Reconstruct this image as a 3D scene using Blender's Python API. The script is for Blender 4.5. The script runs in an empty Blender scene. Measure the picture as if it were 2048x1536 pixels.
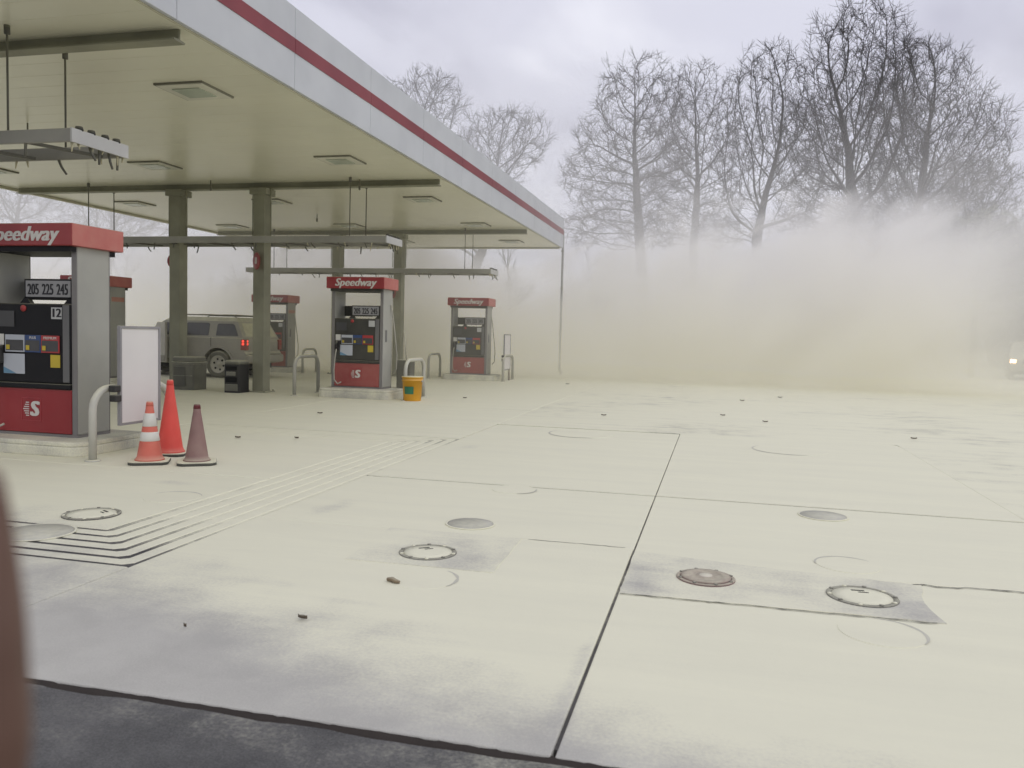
import bpy, bmesh, math, random
from mathutils import Vector, Matrix
rad = math.radians
S = bpy.context.scene
COL = S.collection

# ------------------------------------------------------------------ camera
cam_d = bpy.data.cameras.new('camera')
cam = bpy.data.objects.new('camera', cam_d); COL.objects.link(cam)
YAW, PIT, ROL, CAMH, FPX = rad(13.95), rad(3.49), rad(1.49), 1.38, 1640.0
_f = Vector((-math.sin(YAW)*math.cos(PIT), math.cos(YAW)*math.cos(PIT), -math.sin(PIT)))
_r = Vector((math.cos(YAW), math.sin(YAW), 0)); _d = _f.cross(_r)
_c, _s = math.cos(ROL), math.sin(ROL)
_r2 = _c*_r - _s*_d; _d2 = _s*_r + _c*_d
M3 = Matrix((_r2, -_d2, -_f)).transposed()
cam.matrix_world = Matrix.Translation((0, 0, CAMH)) @ M3.to_4x4()
cam_d.sensor_width = 36.0; cam_d.lens = FPX/2048*36.0
cam_d.clip_start = 0.02; cam_d.clip_end = 1500
cam_d.dof.use_dof = True; cam_d.dof.focus_distance = 9.5; cam_d.dof.aperture_fstop = 4.2
S.camera = cam

# ------------------------------------------------------------------ sky, sun, exposure
w = bpy.data.worlds.new('World'); S.world = w; w.use_nodes = True
wn = w.node_tree; wn.nodes.clear()
def N(t, typ, **kw):
    n = t.nodes.new(typ)
    for k, v in kw.items(): setattr(n, k, v)
    return n
def math_n(t, op, a, b=None, c=None, clamp=False):
    n = t.nodes.new('ShaderNodeMath'); n.operation = op; n.use_clamp = clamp
    for i, v in enumerate((a, b, c)):
        if v is None: continue
        if isinstance(v, (int, float)): n.inputs[i].default_value = v
        else: t.links.new(v, n.inputs[i])
    return n.outputs[0]
def ramp(t, fac, stops, interp='EASE'):
    n = t.nodes.new('ShaderNodeValToRGB'); cr = n.color_ramp; cr.interpolation = interp
    while len(cr.elements) < len(stops): cr.elements.new(0.5)
    for e, (p, c) in zip(cr.elements, stops):
        e.position = p; e.color = (c[0], c[1], c[2], 1)
    t.links.new(fac, n.inputs[0]); return n.outputs[0]
SUN_EL, SUN_AZ = rad(42), rad(125)       # azimuth clockwise from +Y
sky = N(wn, 'ShaderNodeTexSky', sky_type='NISHITA', sun_disc=False, sun_elevation=SUN_EL, sun_rotation=SUN_AZ)
bg1 = N(wn, 'ShaderNodeBackground'); bg1.inputs[1].default_value = 0.1
wn.links.new(sky.outputs[0], bg1.inputs[0])
tc = N(wn, 'ShaderNodeTexCoord'); sx = N(wn, 'ShaderNodeSeparateXYZ')
wn.links.new(tc.outputs['Generated'], sx.inputs[0])
zz = math_n(wn, 'ADD', math_n(wn, 'ABSOLUTE', sx.outputs[2]), 0.22)
cb = N(wn, 'ShaderNodeCombineXYZ')
wn.links.new(math_n(wn, 'DIVIDE', sx.outputs[0], zz), cb.inputs[0])
wn.links.new(math_n(wn, 'DIVIDE', sx.outputs[1], zz), cb.inputs[1])
n1 = N(wn, 'ShaderNodeTexNoise'); n1.inputs['Scale'].default_value = 1.15; n1.inputs['Detail'].default_value = 5; n1.inputs['Roughness'].default_value = 0.5; n1.inputs['Distortion'].default_value = 0.35
wn.links.new(cb.outputs[0], n1.inputs['Vector'])
ccol = ramp(wn, n1.outputs[0], [(0.34, (0.59, 0.585, 0.69)), (0.5, (0.78, 0.78, 0.89)), (0.64, (0.97, 0.97, 1.06))])
bg2 = N(wn, 'ShaderNodeBackground'); bg2.inputs[1].default_value = 0.98
wn.links.new(ccol, bg2.inputs[0])
mx = N(wn, 'ShaderNodeMixShader'); mx.inputs[0].default_value = 0.93
wn.links.new(bg1.outputs[0], mx.inputs[1]); wn.links.new(bg2.outputs[0], mx.inputs[2])
wo = N(wn, 'ShaderNodeOutputWorld'); wn.links.new(mx.outputs[0], wo.inputs[0])

sun_d = bpy.data.lights.new('sun', 'SUN'); sun = bpy.data.objects.new('sun', sun_d); COL.objects.link(sun)
sun_d.energy = 0.6; sun_d.angle = rad(35); sun_d.color = (1.0, 0.96, 0.9)
sv = Vector((math.sin(SUN_AZ)*math.cos(SUN_EL), math.cos(SUN_AZ)*math.cos(SUN_EL), math.sin(SUN_EL)))
sun.rotation_euler = sv.to_track_quat('Z', 'Y').to_euler()

S.render.engine = 'CYCLES'
S.view_settings.view_transform = 'Standard'; S.view_settings.look = 'None'
S.view_settings.gamma = 1.0; S.view_settings.exposure = 0.0; S.view_settings.use_curve_mapping = False
cy = S.cycles
cy.use_denoising = True
cy.max_bounces = 12; cy.diffuse_bounces = 3; cy.glossy_bounces = 3; cy.transmission_bounces = 3
cy.volume_bounces = 9; cy.volume_step_rate = 0.8; cy.volume_max_steps = 64
cy.transparent_max_bounces = 8
cy.use_adaptive_sampling = True; cy.adaptive_threshold = 0.02
cy.caustics_reflective = False; cy.caustics_refractive = False

# ------------------------------------------------------------------ materials
DUST = (0.76, 0.745, 0.55)
POWDER = (0.795, 0.78, 0.60)
MATS = {}
def mat(name, col, rough=0.6, metal=0.0, dust=0.35, side=0.0, var=0.12, scale=6.0, bump=0.0, emit=None, es=0.0, spec=0.4, dustcol=DUST):
    """plain surface + settled powder: `dust` on upward faces, `side` thin film everywhere"""
    if name in MATS: return MATS[name]
    m = bpy.data.materials.new(name); m.use_nodes = True; t = m.node_tree; L = t.links
    b = t.nodes['Principled BSDF']
    b.inputs['Roughness'].default_value = rough; b.inputs['Metallic'].default_value = metal
    b.inputs['Specular IOR Level'].default_value = spec
    geo = N(t, 'ShaderNodeNewGeometry')
    nz = N(t, 'ShaderNodeTexNoise'); nz.inputs['Scale'].default_value = scale; nz.inputs['Detail'].default_value = 5
    L.new(geo.outputs['Position'], nz.inputs['Vector'])
    nz2 = N(t, 'ShaderNodeTexNoise'); nz2.inputs['Scale'].default_value = scale*0.22; nz2.inputs['Detail'].default_value = 3
    L.new(geo.outputs['Position'], nz2.inputs['Vector'])
    sep = N(t, 'ShaderNodeSeparateXYZ'); L.new(geo.outputs['Normal'], sep.inputs[0])
    up = N(t, 'ShaderNodeMapRange'); up.inputs[1].default_value = 0.25; up.inputs[2].default_value = 0.9; L.new(sep.outputs[2], up.inputs[0])
    fac = math_n(t, 'MULTIPLY', up.outputs[0], dust)
    film = math_n(t, 'MULTIPLY', math_n(t, 'ADD', math_n(t, 'MULTIPLY', nz2.outputs[0], 1.3), 0.35), side)
    fac = math_n(t, 'ADD', fac, film)
    fac = math_n(t, 'MULTIPLY', fac, math_n(t, 'ADD', math_n(t, 'MULTIPLY', nz.outputs[0], 0.9), 0.55), clamp=True)
    va = N(t, 'ShaderNodeMix', data_type='RGBA', blend_type='MULTIPLY'); va.inputs[0].default_value = 1.0
    va.inputs['A'].default_value = (*col, 1)
    L.new(ramp(t, nz2.outputs[0], [(0.3, (1-var,)*3), (0.7, (1+var*0.3,)*3)]), va.inputs['B'])
    mxn = N(t, 'ShaderNodeMix', data_type='RGBA'); L.new(fac, mxn.inputs[0])
    L.new(va.outputs['Result'], mxn.inputs['A']); mxn.inputs['B'].default_value = (*dustcol, 1)
    L.new(mxn.outputs['Result'], b.inputs['Base Color'])
    rr = math_n(t, 'ADD', math_n(t, 'MULTIPLY', fac, 0.9-rough), rough); L.new(rr, b.inputs['Roughness'])
    if bump:
        bp = N(t, 'ShaderNodeBump'); bp.inputs['Strength'].default_value = bump; bp.inputs['Distance'].default_value = 0.01
        L.new(nz.outputs[0], bp.inputs['Height']); L.new(bp.outputs[0], b.inputs['Normal'])
    if emit:
        b.inputs['Emission Color'].default_value = (*emit, 1); b.inputs['Emission Strength'].default_value = es
    MATS[name] = m; return m

def ground_mat(name, base, base2, cover, rough=0.9, bump=0.25, thin=None, powder=POWDER, gradient=True):
    """ground: its own colour under a coat of settled powder that is thick or thin in patches"""
    m = bpy.data.materials.new(name); m.use_nodes = True; t = m.node_tree; L = t.links
    b = t.nodes['Principled BSDF']; b.inputs['Roughness'].default_value = rough; b.inputs['Specular IOR Level'].default_value = 0.15
    geo = N(t, 'ShaderNodeNewGeometry'); P = geo.outputs['Position']
    def noise(sc, det, ro=0.55, dist=0.0, vec=P):
        n = N(t, 'ShaderNodeTexNoise'); n.inputs['Scale'].default_value = sc; n.inputs['Detail'].default_value = det
        n.inputs['Roughness'].default_value = ro; n.inputs['Distortion'].default_value = dist
        L.new(vec, n.inputs['Vector']); return n.outputs[0]
    big = noise(0.45, 4, 0.6, 0.4); mid = noise(2.6, 5, 0.6, 0.2); fine = noise(60, 4, 0.6); grain = noise(140, 3, 0.7)
    # wind-blown streaks across the lot
    mp = N(t, 'ShaderNodeMapping'); mp.inputs['Scale'].default_value = (0.35, 2.2, 1); mp.inputs['Rotation'].default_value = (0, 0, rad(-20)); L.new(P, mp.inputs[0])
    streak = noise(1.6, 5, 0.65, 0.3, mp.outputs[0])
    sp = N(t, 'ShaderNodeSeparateXYZ'); L.new(P, sp.inputs[0])
    c = math_n(t, 'ADD', math_n(t, 'MULTIPLY', big, 0.55), math_n(t, 'MULTIPLY', mid, 0.5))
    c = math_n(t, 'ADD', c, math_n(t, 'MULTIPLY', streak, 0.3))
    if gradient:                       # the coat thins out towards the road edge
        g = N(t, 'ShaderNodeMapRange'); g.inputs[1].default_value = 1.5; g.inputs[2].default_value = 3.9; g.inputs[3].default_value = -0.55; g.inputs[4].default_value = 0.14
        g.interpolation_type = 'SMOOTHSTEP'
        L.new(math_n(t, 'ADD', sp.outputs[1], math_n(t, 'MULTIPLY', sp.outputs[0], 0.45)), g.inputs[0]); c = math_n(t, 'ADD', c, g.outputs[0])
    for (px, py, r, amt) in (thin or []):   # spots that were scuffed or blown clear
        dx = math_n(t, 'SUBTRACT', sp.outputs[0], px); dy = math_n(t, 'SUBTRACT', sp.outputs[1], py)
        if isinstance(r, tuple): dx = math_n(t, 'DIVIDE', dx, r[0]); dy = math_n(t, 'DIVIDE', dy, r[1])
        else: dx = math_n(t, 'DIVIDE', dx, r); dy = math_n(t, 'DIVIDE', dy, r)
        d2 = math_n(t, 'ADD', math_n(t, 'MULTIPLY', dx, dx), math_n(t, 'MULTIPLY', dy, dy))
        e = math_n(t, 'POWER', 2.718, math_n(t, 'MULTIPLY', d2, -1.0))
        c = math_n(t, 'SUBTRACT', c, math_n(t, 'MULTIPLY', e, amt))
    c = math_n(t, 'ADD', c, math_n(t, 'MULTIPLY', math_n(t, 'SUBTRACT', fine, 0.5), 0.35))
    cv = N(t, 'ShaderNodeMapRange'); cv.interpolation_type = 'SMOOTHSTEP'
    cv.inputs[1].default_value = 0.62-cover; cv.inputs[2].default_value = 1.18-cover; cv.inputs[3].default_value = 0.0; cv.inputs[4].default_value = 1.0
    L.new(c, cv.inputs[0])
    bm_ = N(t, 'ShaderNodeMix', data_type='RGBA'); L.new(ramp(t, math_n(t, 'ADD', math_n(t, 'MULTIPLY', mid, 0.5), math_n(t, 'MULTIPLY', grain, 0.5)), [(0.35, (0,)*3), (0.65, (1,)*3)]), bm_.inputs[0])
    bm_.inputs['A'].default_value = (*base, 1); bm_.inputs['B'].default_value = (*base2, 1)
    pw = N(t, 'ShaderNodeMix', data_type='RGBA'); L.new(streak, pw.inputs[0])
    pw.inputs['A'].default_value = (powder[0]*0.93, powder[1]*0.93, powder[2]*0.95, 1); pw.inputs['B'].default_value = (min(powder[0]*1.06, 1), min(powder[1]*1.06, 1), powder[2]*1.06, 1)
    mm = N(t, 'ShaderNodeMix', data_type='RGBA'); L.new(cv.outputs[0], mm.inputs[0])
    L.new(bm_.outputs['Result'], mm.inputs['A']); L.new(pw.outputs['Result'], mm.inputs['B'])
    L.new(mm.outputs['Result'], b.inputs['Base Color'])
    bp = N(t, 'ShaderNodeBump'); bp.inputs['Strength'].default_value = bump; bp.inputs['Distance'].default_value = 0.012
    L.new(math_n(t, 'ADD', math_n(t, 'MULTIPLY', fine, 0.5), math_n(t, 'MULTIPLY', mid, 1.2)), bp.inputs['Height']); L.new(bp.outputs[0], b.inputs['Normal'])
    MATS[name] = m; return m

# ------------------------------------------------------------------ mesh helpers
class MB:
    def __init__(s): s.v = []; s.f = []; s.m = []; s.sm = []
    def add(s, vs, fs, mi=0, smooth=False):
        o = len(s.v); s.v += [tuple(v) for v in vs]
        for f in fs: s.f.append(tuple(i+o for i in f)); s.m.append(mi); s.sm.append(smooth)
    def box(s, x0, x1, y0, y1, z0, z1, mi=0):
        s.add([(x0,y0,z0),(x1,y0,z0),(x1,y1,z0),(x0,y1,z0),(x0,y0,z1),(x1,y0,z1),(x1,y1,z1),(x0,y1,z1)],
              [(0,3,2,1),(4,5,6,7),(0,1,5,4),(1,2,6,5),(2,3,7,6),(3,0,4,7)], mi)
    def prism(s, pts, a, b, axis='z', mi=0):
        n = len(pts)
        def q(p, h):
            return {'z': (p[0], p[1], h), 'y': (p[0], h, p[1]), 'x': (h, p[0], p[1])}[axis]
        vs = [q(p, a) for p in pts] + [q(p, b) for p in pts]
        fs = [tuple(range(n-1, -1, -1)), tuple(range(n, 2*n))] + [(i, (i+1) % n, n+(i+1) % n, n+i) for i in range(n)]
        s.add(vs, fs, mi)
    def tube(s, pts, r, n=8, mi=0, cap=True, smooth=True):
        pts = [Vector(p) for p in pts]; R = r if isinstance(r, (list, tuple)) else [r]*len(pts)
        vs = []; fs = []; u = None
        for i, p in enumerate(pts):
            d = (pts[min(i+1, len(pts)-1)] - pts[max(i-1, 0)]).normalized()
            if u is None:
                u = d.orthogonal().normalized()
            else:
                u = (u - d*u.dot(d));  u = u.normalized() if u.length > 1e-6 else d.orthogonal().normalized()
            v = d.cross(u)
            for k in range(n):
                a = 2*math.pi*k/n; vs.append(p + (u*math.cos(a) + v*math.sin(a))*R[i])
        for i in range(len(pts)-1):
            for k in range(n):
                k2 = (k+1) % n; fs.append((i*n+k, i*n+k2, (i+1)*n+k2, (i+1)*n+k))
        if cap: fs.append(tuple(range(n-1, -1, -1))); fs.append(tuple(range((len(pts)-1)*n, len(pts)*n)))
        s.add(vs, fs, mi, smooth)
    def lathe(s, prof, n=24, c=(0,0,0), mi=0, smooth=True, axis='z', cap=True):
        vs = []; fs = []
        for (r, h) in prof:
            for k in range(n):
                a = 2*math.pi*k/n; x, y = r*math.cos(a), r*math.sin(a)
                p = {'z': (x, y, h), 'y': (x, h, y), 'x': (h, x, y)}[axis]
                vs.append((p[0]+c[0], p[1]+c[1], p[2]+c[2]))
        for i in range(len(prof)-1):
            for k in range(n):
                k2 = (k+1) % n; fs.append((i*n+k, i*n+k2, (i+1)*n+k2, (i+1)*n+k))
        if cap and prof[0][0] > 1e-4: fs.append(tuple(range(n-1, -1, -1)))
        if cap and prof[-1][0] > 1e-4: fs.append(tuple(range((len(prof)-1)*n, len(prof)*n)))
        s.add(vs, fs, mi, smooth)
    def mesh(s, name, mats):
        me = bpy.data.meshes.new(name); me.from_pydata(s.v, [], s.f)
        for m in (mats if isinstance(mats, (list, tuple)) else [mats]): me.materials.append(m)
        me.polygons.foreach_set('material_index', s.m); me.polygons.foreach_set('use_smooth', s.sm)
        bm = bmesh.new(); bm.from_mesh(me); bmesh.ops.recalc_face_normals(bm, faces=bm.faces); bm.to_mesh(me); bm.free()
        me.update(); return me
def put(name, me, parent=None, bevel=0.0, loc=(0,0,0), rot=(0,0,0), seg=2):
    o = bpy.data.objects.new(name, me); COL.objects.link(o); o.parent = parent; o.location = loc; o.rotation_euler = rot
    if bevel:
        b = o.modifiers.new('bevel', 'BEVEL'); b.width = bevel; b.segments = seg; b.limit_method = 'ANGLE'; b.angle_limit = rad(40)
    return o
def part(name, mb, mats, parent, bevel=0.0, **k): return put(name, mb.mesh(name, mats), parent, bevel, **k)
def thing(name, label, cat, loc=(0,0,0), rz=0.0, group=None):
    o = bpy.data.objects.new(name, None); COL.objects.link(o); o.location = loc; o.rotation_euler = (0, 0, rz); o.empty_display_size = 0.1
    o['label'] = label; o['category'] = cat
    if group: o['group'] = group
    return o
def tag(o, label, cat, group=None):
    o['label'] = label; o['category'] = cat
    if group: o['group'] = group
    return o
def copy_tree(o, parent=None):
    c = o.copy(); COL.objects.link(c); c.parent = parent
    for ch in list(o.children): copy_tree(ch, c)
    return c
def bx(x0, x1, y0, y1, z0, z1):
    b = MB(); b.box(x0, x1, y0, y1, z0, z1); return b
def text_mesh(s, size, mats, shear=0.0, offset=0.0, extrude=0.002, space=1.0, bold=0.0):
    """flat lettering standing in the XZ plane, facing -Y, centred"""
    c = bpy.data.curves.new('lettering', 'FONT'); c.body = s; c.size = size; c.shear = shear; c.offset = offset
    c.extrude = extrude; c.space_character = space; c.align_x = 'CENTER'; c.align_y = 'CENTER'; c.resolution_u = 3
    o = bpy.data.objects.new('lettering', c); COL.objects.link(o)
    dg = bpy.context.evaluated_depsgraph_get(); dg.update()
    me = bpy.data.meshes.new_from_object(o.evaluated_get(dg)); bpy.data.objects.remove(o)
    me.transform(Matrix.Rotation(rad(90), 4, 'X'))
    if bold:                             # heavier strokes: the same outline laid side by side, a hair apart in depth
        bm = bmesh.new()
        for k in (-1, 0, 1):
            m2 = me.copy(); m2.transform(Matrix.Translation((k*bold, 0.0004*k, 0))); bm.from_mesh(m2); bpy.data.meshes.remove(m2)
        bm.to_mesh(me); bm.free()
    me.materials.clear(); me.materials.append(mats); return me

rnd = random.Random(7)
# ------------------------------------------------------------------ ground
CONC, CONC2 = (0.44, 0.43, 0.39), (0.53, 0.52, 0.47)
m_lot = ground_mat('powdered_asphalt', (0.16, 0.16, 0.148), (0.22, 0.218, 0.2), 0.50, bump=0.3, gradient=False)
m_slab = ground_mat('powdered_concrete', CONC, CONC2, 0.60, thin=[(-2.85, 5.75, (0.22, 0.7), 0.45), (-2.9, 9.6, (0.25, 0.7), 0.25), (-4.6, 6.25, (0.3, 0.22), 0.4), (-0.38, 4.5, (0.10, 0.3), 0.3), (0.2, 2.45, (2.8, 0.40), 0.28), (-2.6, 2.75, (0.9, 0.45), 0.25), (-0.50, 3.6, (0.05, 0.8), 0.3)])
m_patch = ground_mat('powdered_patch', (0.42, 0.41, 0.375), (0.51, 0.50, 0.455), 0.39, gradient=False, thin=[(-0.40, 4.55, (0.15, 0.4), 0.3), (1.05, 4.6, (0.25, 0.3), 0.25), (-1.5, 4.7, (0.3, 0.3), 0.15)])
m_joint = ground_mat('joint_filler', (0.08, 0.077, 0.073), (0.14, 0.135, 0.128), -0.14, bump=0.5)
m_groove = ground_mat('groove_floor', (0.06, 0.058, 0.06), (0.11, 0.107, 0.105), 0.33, bump=0.5, thin=[(-3.9, 4.1, (0.5, 0.45), 0.22), (-3.35, 9.9, (0.3, 0.3), 0.25)])
m_asph = ground_mat('near_asphalt', (0.082, 0.082, 0.08), (0.16, 0.158, 0.152), -0.06, bump=1.0, gradient=False,
                    thin=[(-0.15, 2.4, (0.7, 0.25), -0.3), (-0.8, 2.05, (0.35, 0.25), 0.2)])
m_grass = ground_mat('far_verge', (0.06, 0.065, 0.035), (0.1, 0.095, 0.05), 0.25, bump=0.6, gradient=False)
def structure(o): o['kind'] = 'structure'; return o
g = MB(); R = 900
g.add([(-R,-R,-0.10),(R,-R,-0.10),(R,R,-0.10),(-R,R,-0.10)], [(0,1,2,3)])
structure(part('ground', g, m_grass, None))
g = MB()
g.box(2.452, 30, 2.62, 44, -0.09, -0.005); g.box(-3.222, 2.452, 12.098, 44, -0.09, -0.005); g.box(-40, -17.91, 2.62, 44, -0.09, -0.005); g.box(-17.91, -3.222, 29.505, 44, -0.09, -0.005)
structure(part('parking_lot', g, m_lot, None))
# road asphalt in front, broken edge against the concrete
g = MB(); pts = []; x = -30.0
while x < 30:
    near = abs(x) < 6
    pts.append((x, 2.545 + (rnd.uniform(-0.012, 0.008) if near else 0))); x += rnd.uniform(0.04, 0.14) if near else 1.5
pts.append((30, 2.54))
poly = [(30, -30)] + list(reversed(pts)) + [(-30, -30)]
vs = [(p[0], p[1], -0.012) for p in pts] + [(p[0], -30, -0.012) for p in pts] + [(p[0], p[1]+0.004, -0.08) for p in pts]
n = len(pts); fs = []
for i in range(n-1): fs += [(i, i+1, n+i+1, n+i), (i+1, i, 2*n+i, 2*n+i+1)]
g.add(vs, fs); structure(part('road', g, m_asph, None))
# forecourt: bed with the slabs laid on it
g = MB(); g.box(-18, 2.43, 2.64, 11.96, -0.06, -0.010); g.box(-18, -3.26, 11.9605, 29.4, -0.06, -0.010)
fore = structure(part('forecourt', g, m_joint, None))
def slab(x0, x1, y0, y1, gap=0.006, gl=None, gr=None, gb=None, gt=None, corner=0.0):
    x0 += (gap if gl is None else gl); x1 -= (gap if gr is None else gr); y0 += (gap if gb is None else gb); y1 -= (gap if gt is None else gt)
    z = rnd.uniform(-0.0015, 0.0015); b = MB()
    if corner:
        p = [(x0, y0), (x1, y0)]
        for k in range(9):
            a = k/8*math.pi/2; p.append((x1-corner+corner*math.cos(a), y1-corner+corner*math.sin(a)))
        p.append((x0, y1)); b.prism(p, -0.05, z)
    else: b.box(x0, x1, y0, y1, -0.05, z)
    return part('concrete_slab', b, m_slab, fore, bevel=0.006)
W = 0.0075
slab(-3.2, -0.47, 2.57, 5.31, gr=W, gt=0.003); slab(-3.2, -0.47, 5.31, 7.2, gr=0.005, gb=0.003, gt=0.022); slab(-3.2, -0.47, 7.2, 12.0, gr=0.004, gb=0.022)
slab(-0.47, 2.45, 2.57, 5.1, gl=W, gt=0.001); slab(-0.47, 2.45, 5.1, 7.2, gl=0.005, gb=0.001, gt=0.022); slab(-0.47, 2.45, 7.2, 12.1, gl=0.004, gb=0.022, corner=0.2)
slab(-7.2, -3.2, 2.57, 3.95); slab(-7.2, -3.92, 4.62, 6.70, gap=0.008); slab(-7.2, -3.92, 6.70, 9.50, gap=0.008); slab(-7.2, -3.2, 10.15, 12.0)
for xa, xb in ((-11.6, -7.2), (-17.9, -11.6)):
    for ya, yb in ((2.57, 6.7), (6.7, 10.15), (10.15, 14.5), (14.5, 19.0), (19.0, 24.2), (24.2, 29.5)): slab(xa, xb, ya, yb, gap=0.004)
for ya, yb in ((12.0, 14.5), (14.5, 19.0), (19.0, 24.2), (24.2, 29.5)): slab(-7.2, -3.22, ya, yb, gap=0.004)
b = MB(); b.box(-7.19, -3.205, 3.955, 10.145, -0.0095, -0.006); part('groove_floor', b, m_groove, fore)
# ribs of the spill grooves: concentric bands round the forecourt edge
for k in range(5):
    a, b_ = k*0.137+0.02, k*0.137+0.115
    xo, xi = -3.21-a, -3.21-b_; yo, yi = 3.96+a*0.95, 3.96+b_*0.95; to, ti = 10.14-a*0.95, 10.14-b_*0.95; xl = -7.19
    q = [(xl, yo), (xo-0.05, yo), (xo, yo+0.05), (xo, to-0.05), (xo-0.05, to), (xl, to), (xl, ti), (xi-0.03, ti), (xi, ti-0.03), (xi, yi+0.03), (xi-0.03, yi), (xl, yi)]
    mb = MB(); mb.prism(q, -0.05, -0.001); part('grooved_rib', mb, m_slab, fore, bevel=0.008)
# newer concrete patches round the tank lids
def rough_poly(pts, amp, step=0.09):
    out = []
    for i, p in enumerate(pts):
        q = pts[(i+1) % len(pts)]; L = math.hypot(q[0]-p[0], q[1]-p[1]); n = max(1, int(L/step))
        for k in range(n):
            f = k/n; out.append((p[0]+(q[0]-p[0])*f + (rnd.uniform(-amp, amp) if k else 0), p[1]+(q[1]-p[1])*f + (rnd.uniform(-amp, amp) if k else 0)))
    return out
for pl, amp in (([(-0.455, 4.36), (1.16, 4.40), (1.13, 4.72), (1.19, 5.06), (0.5, 5.12), (-0.455, 5.26)], 0.009), ([(-2.12, 4.48), (-1.2, 4.50), (-1.23, 5.34), (-2.17, 5.31)], 0.004)):
    mb = MB(); mb.prism(rough_poly(pl, amp), -0.004, 0.004); part('concrete_patch', mb, m_patch, fore)
# open crack in the tank slab and chipped saw cuts beside it
m_crack = mat('crack_shadow', (0.035, 0.033, 0.032), 0.95, dust=0.12)
def crack(pts, wd, zz=0.0052):
    mb = MB(); L = []; Rr = []
    for (x, y) in pts:
        a = rnd.uniform(0.2, 1)*wd; L.append((x, y-a, zz)); Rr.append((x+rnd.uniform(-.01, .01), y+rnd.uniform(0.2, 1)*wd, zz))
    n = len(L); mb.add(L+Rr, [(i, i+1, n+i+1, n+i) for i in range(n-1)]); part('crack', mb, m_crack, fore)
p = []; x = 1.15
while x < 2.43: p.append((x, 5.09+0.03*math.sin(x*9)+rnd.uniform(-.018, .018))); x += rnd.uniform(.03, .07)
crack(p, 0.011)
p = []; x = -0.45
while x < 1.12: p.append((x, 4.352+0.03*(x+.45)/1.6+rnd.uniform(-.006, .006))); x += rnd.uniform(.02, .06)
crack(p, 0.008)
p = []; x = -1.18
while x < -0.5: p.append((x, 5.335+rnd.uniform(-.004, .004))); x += rnd.uniform(.03, .07)
crack(p, 0.005, 0.0012)
# low rough ridge at the slab edge: gap's shade in its colour, with debris
m_gap_shade = mat('gap_shade_dirt', (0.04, 0.033, 0.028), 0.95, dust=0.0, bump=0.6, scale=40)
mb = MB(); x = -9.4; L = []; 
while x < 2.6:
    hgt = rnd.uniform(-0.012, 0.007); wd = rnd.uniform(0.004, 0.016)
    L.append((x, hgt, wd)); x += rnd.uniform(0.015, 0.05)
vs = []
for (x, h, wd) in L: vs += [(x, 2.50, -0.05), (x, 2.550, h*0.4-0.013), (x, 2.5835, -0.004+h*0.25)]
fs = []
for i in range(len(L)-1):
    a = i*3; fs += [(a, a+3, a+4, a+1), (a+1, a+4, a+5, a+2)]
mb.add(vs, fs, 0, True); o = part('gap_shade_dirt', mb, m_gap_shade, fore); o['kind'] = 'stuff'

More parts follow.
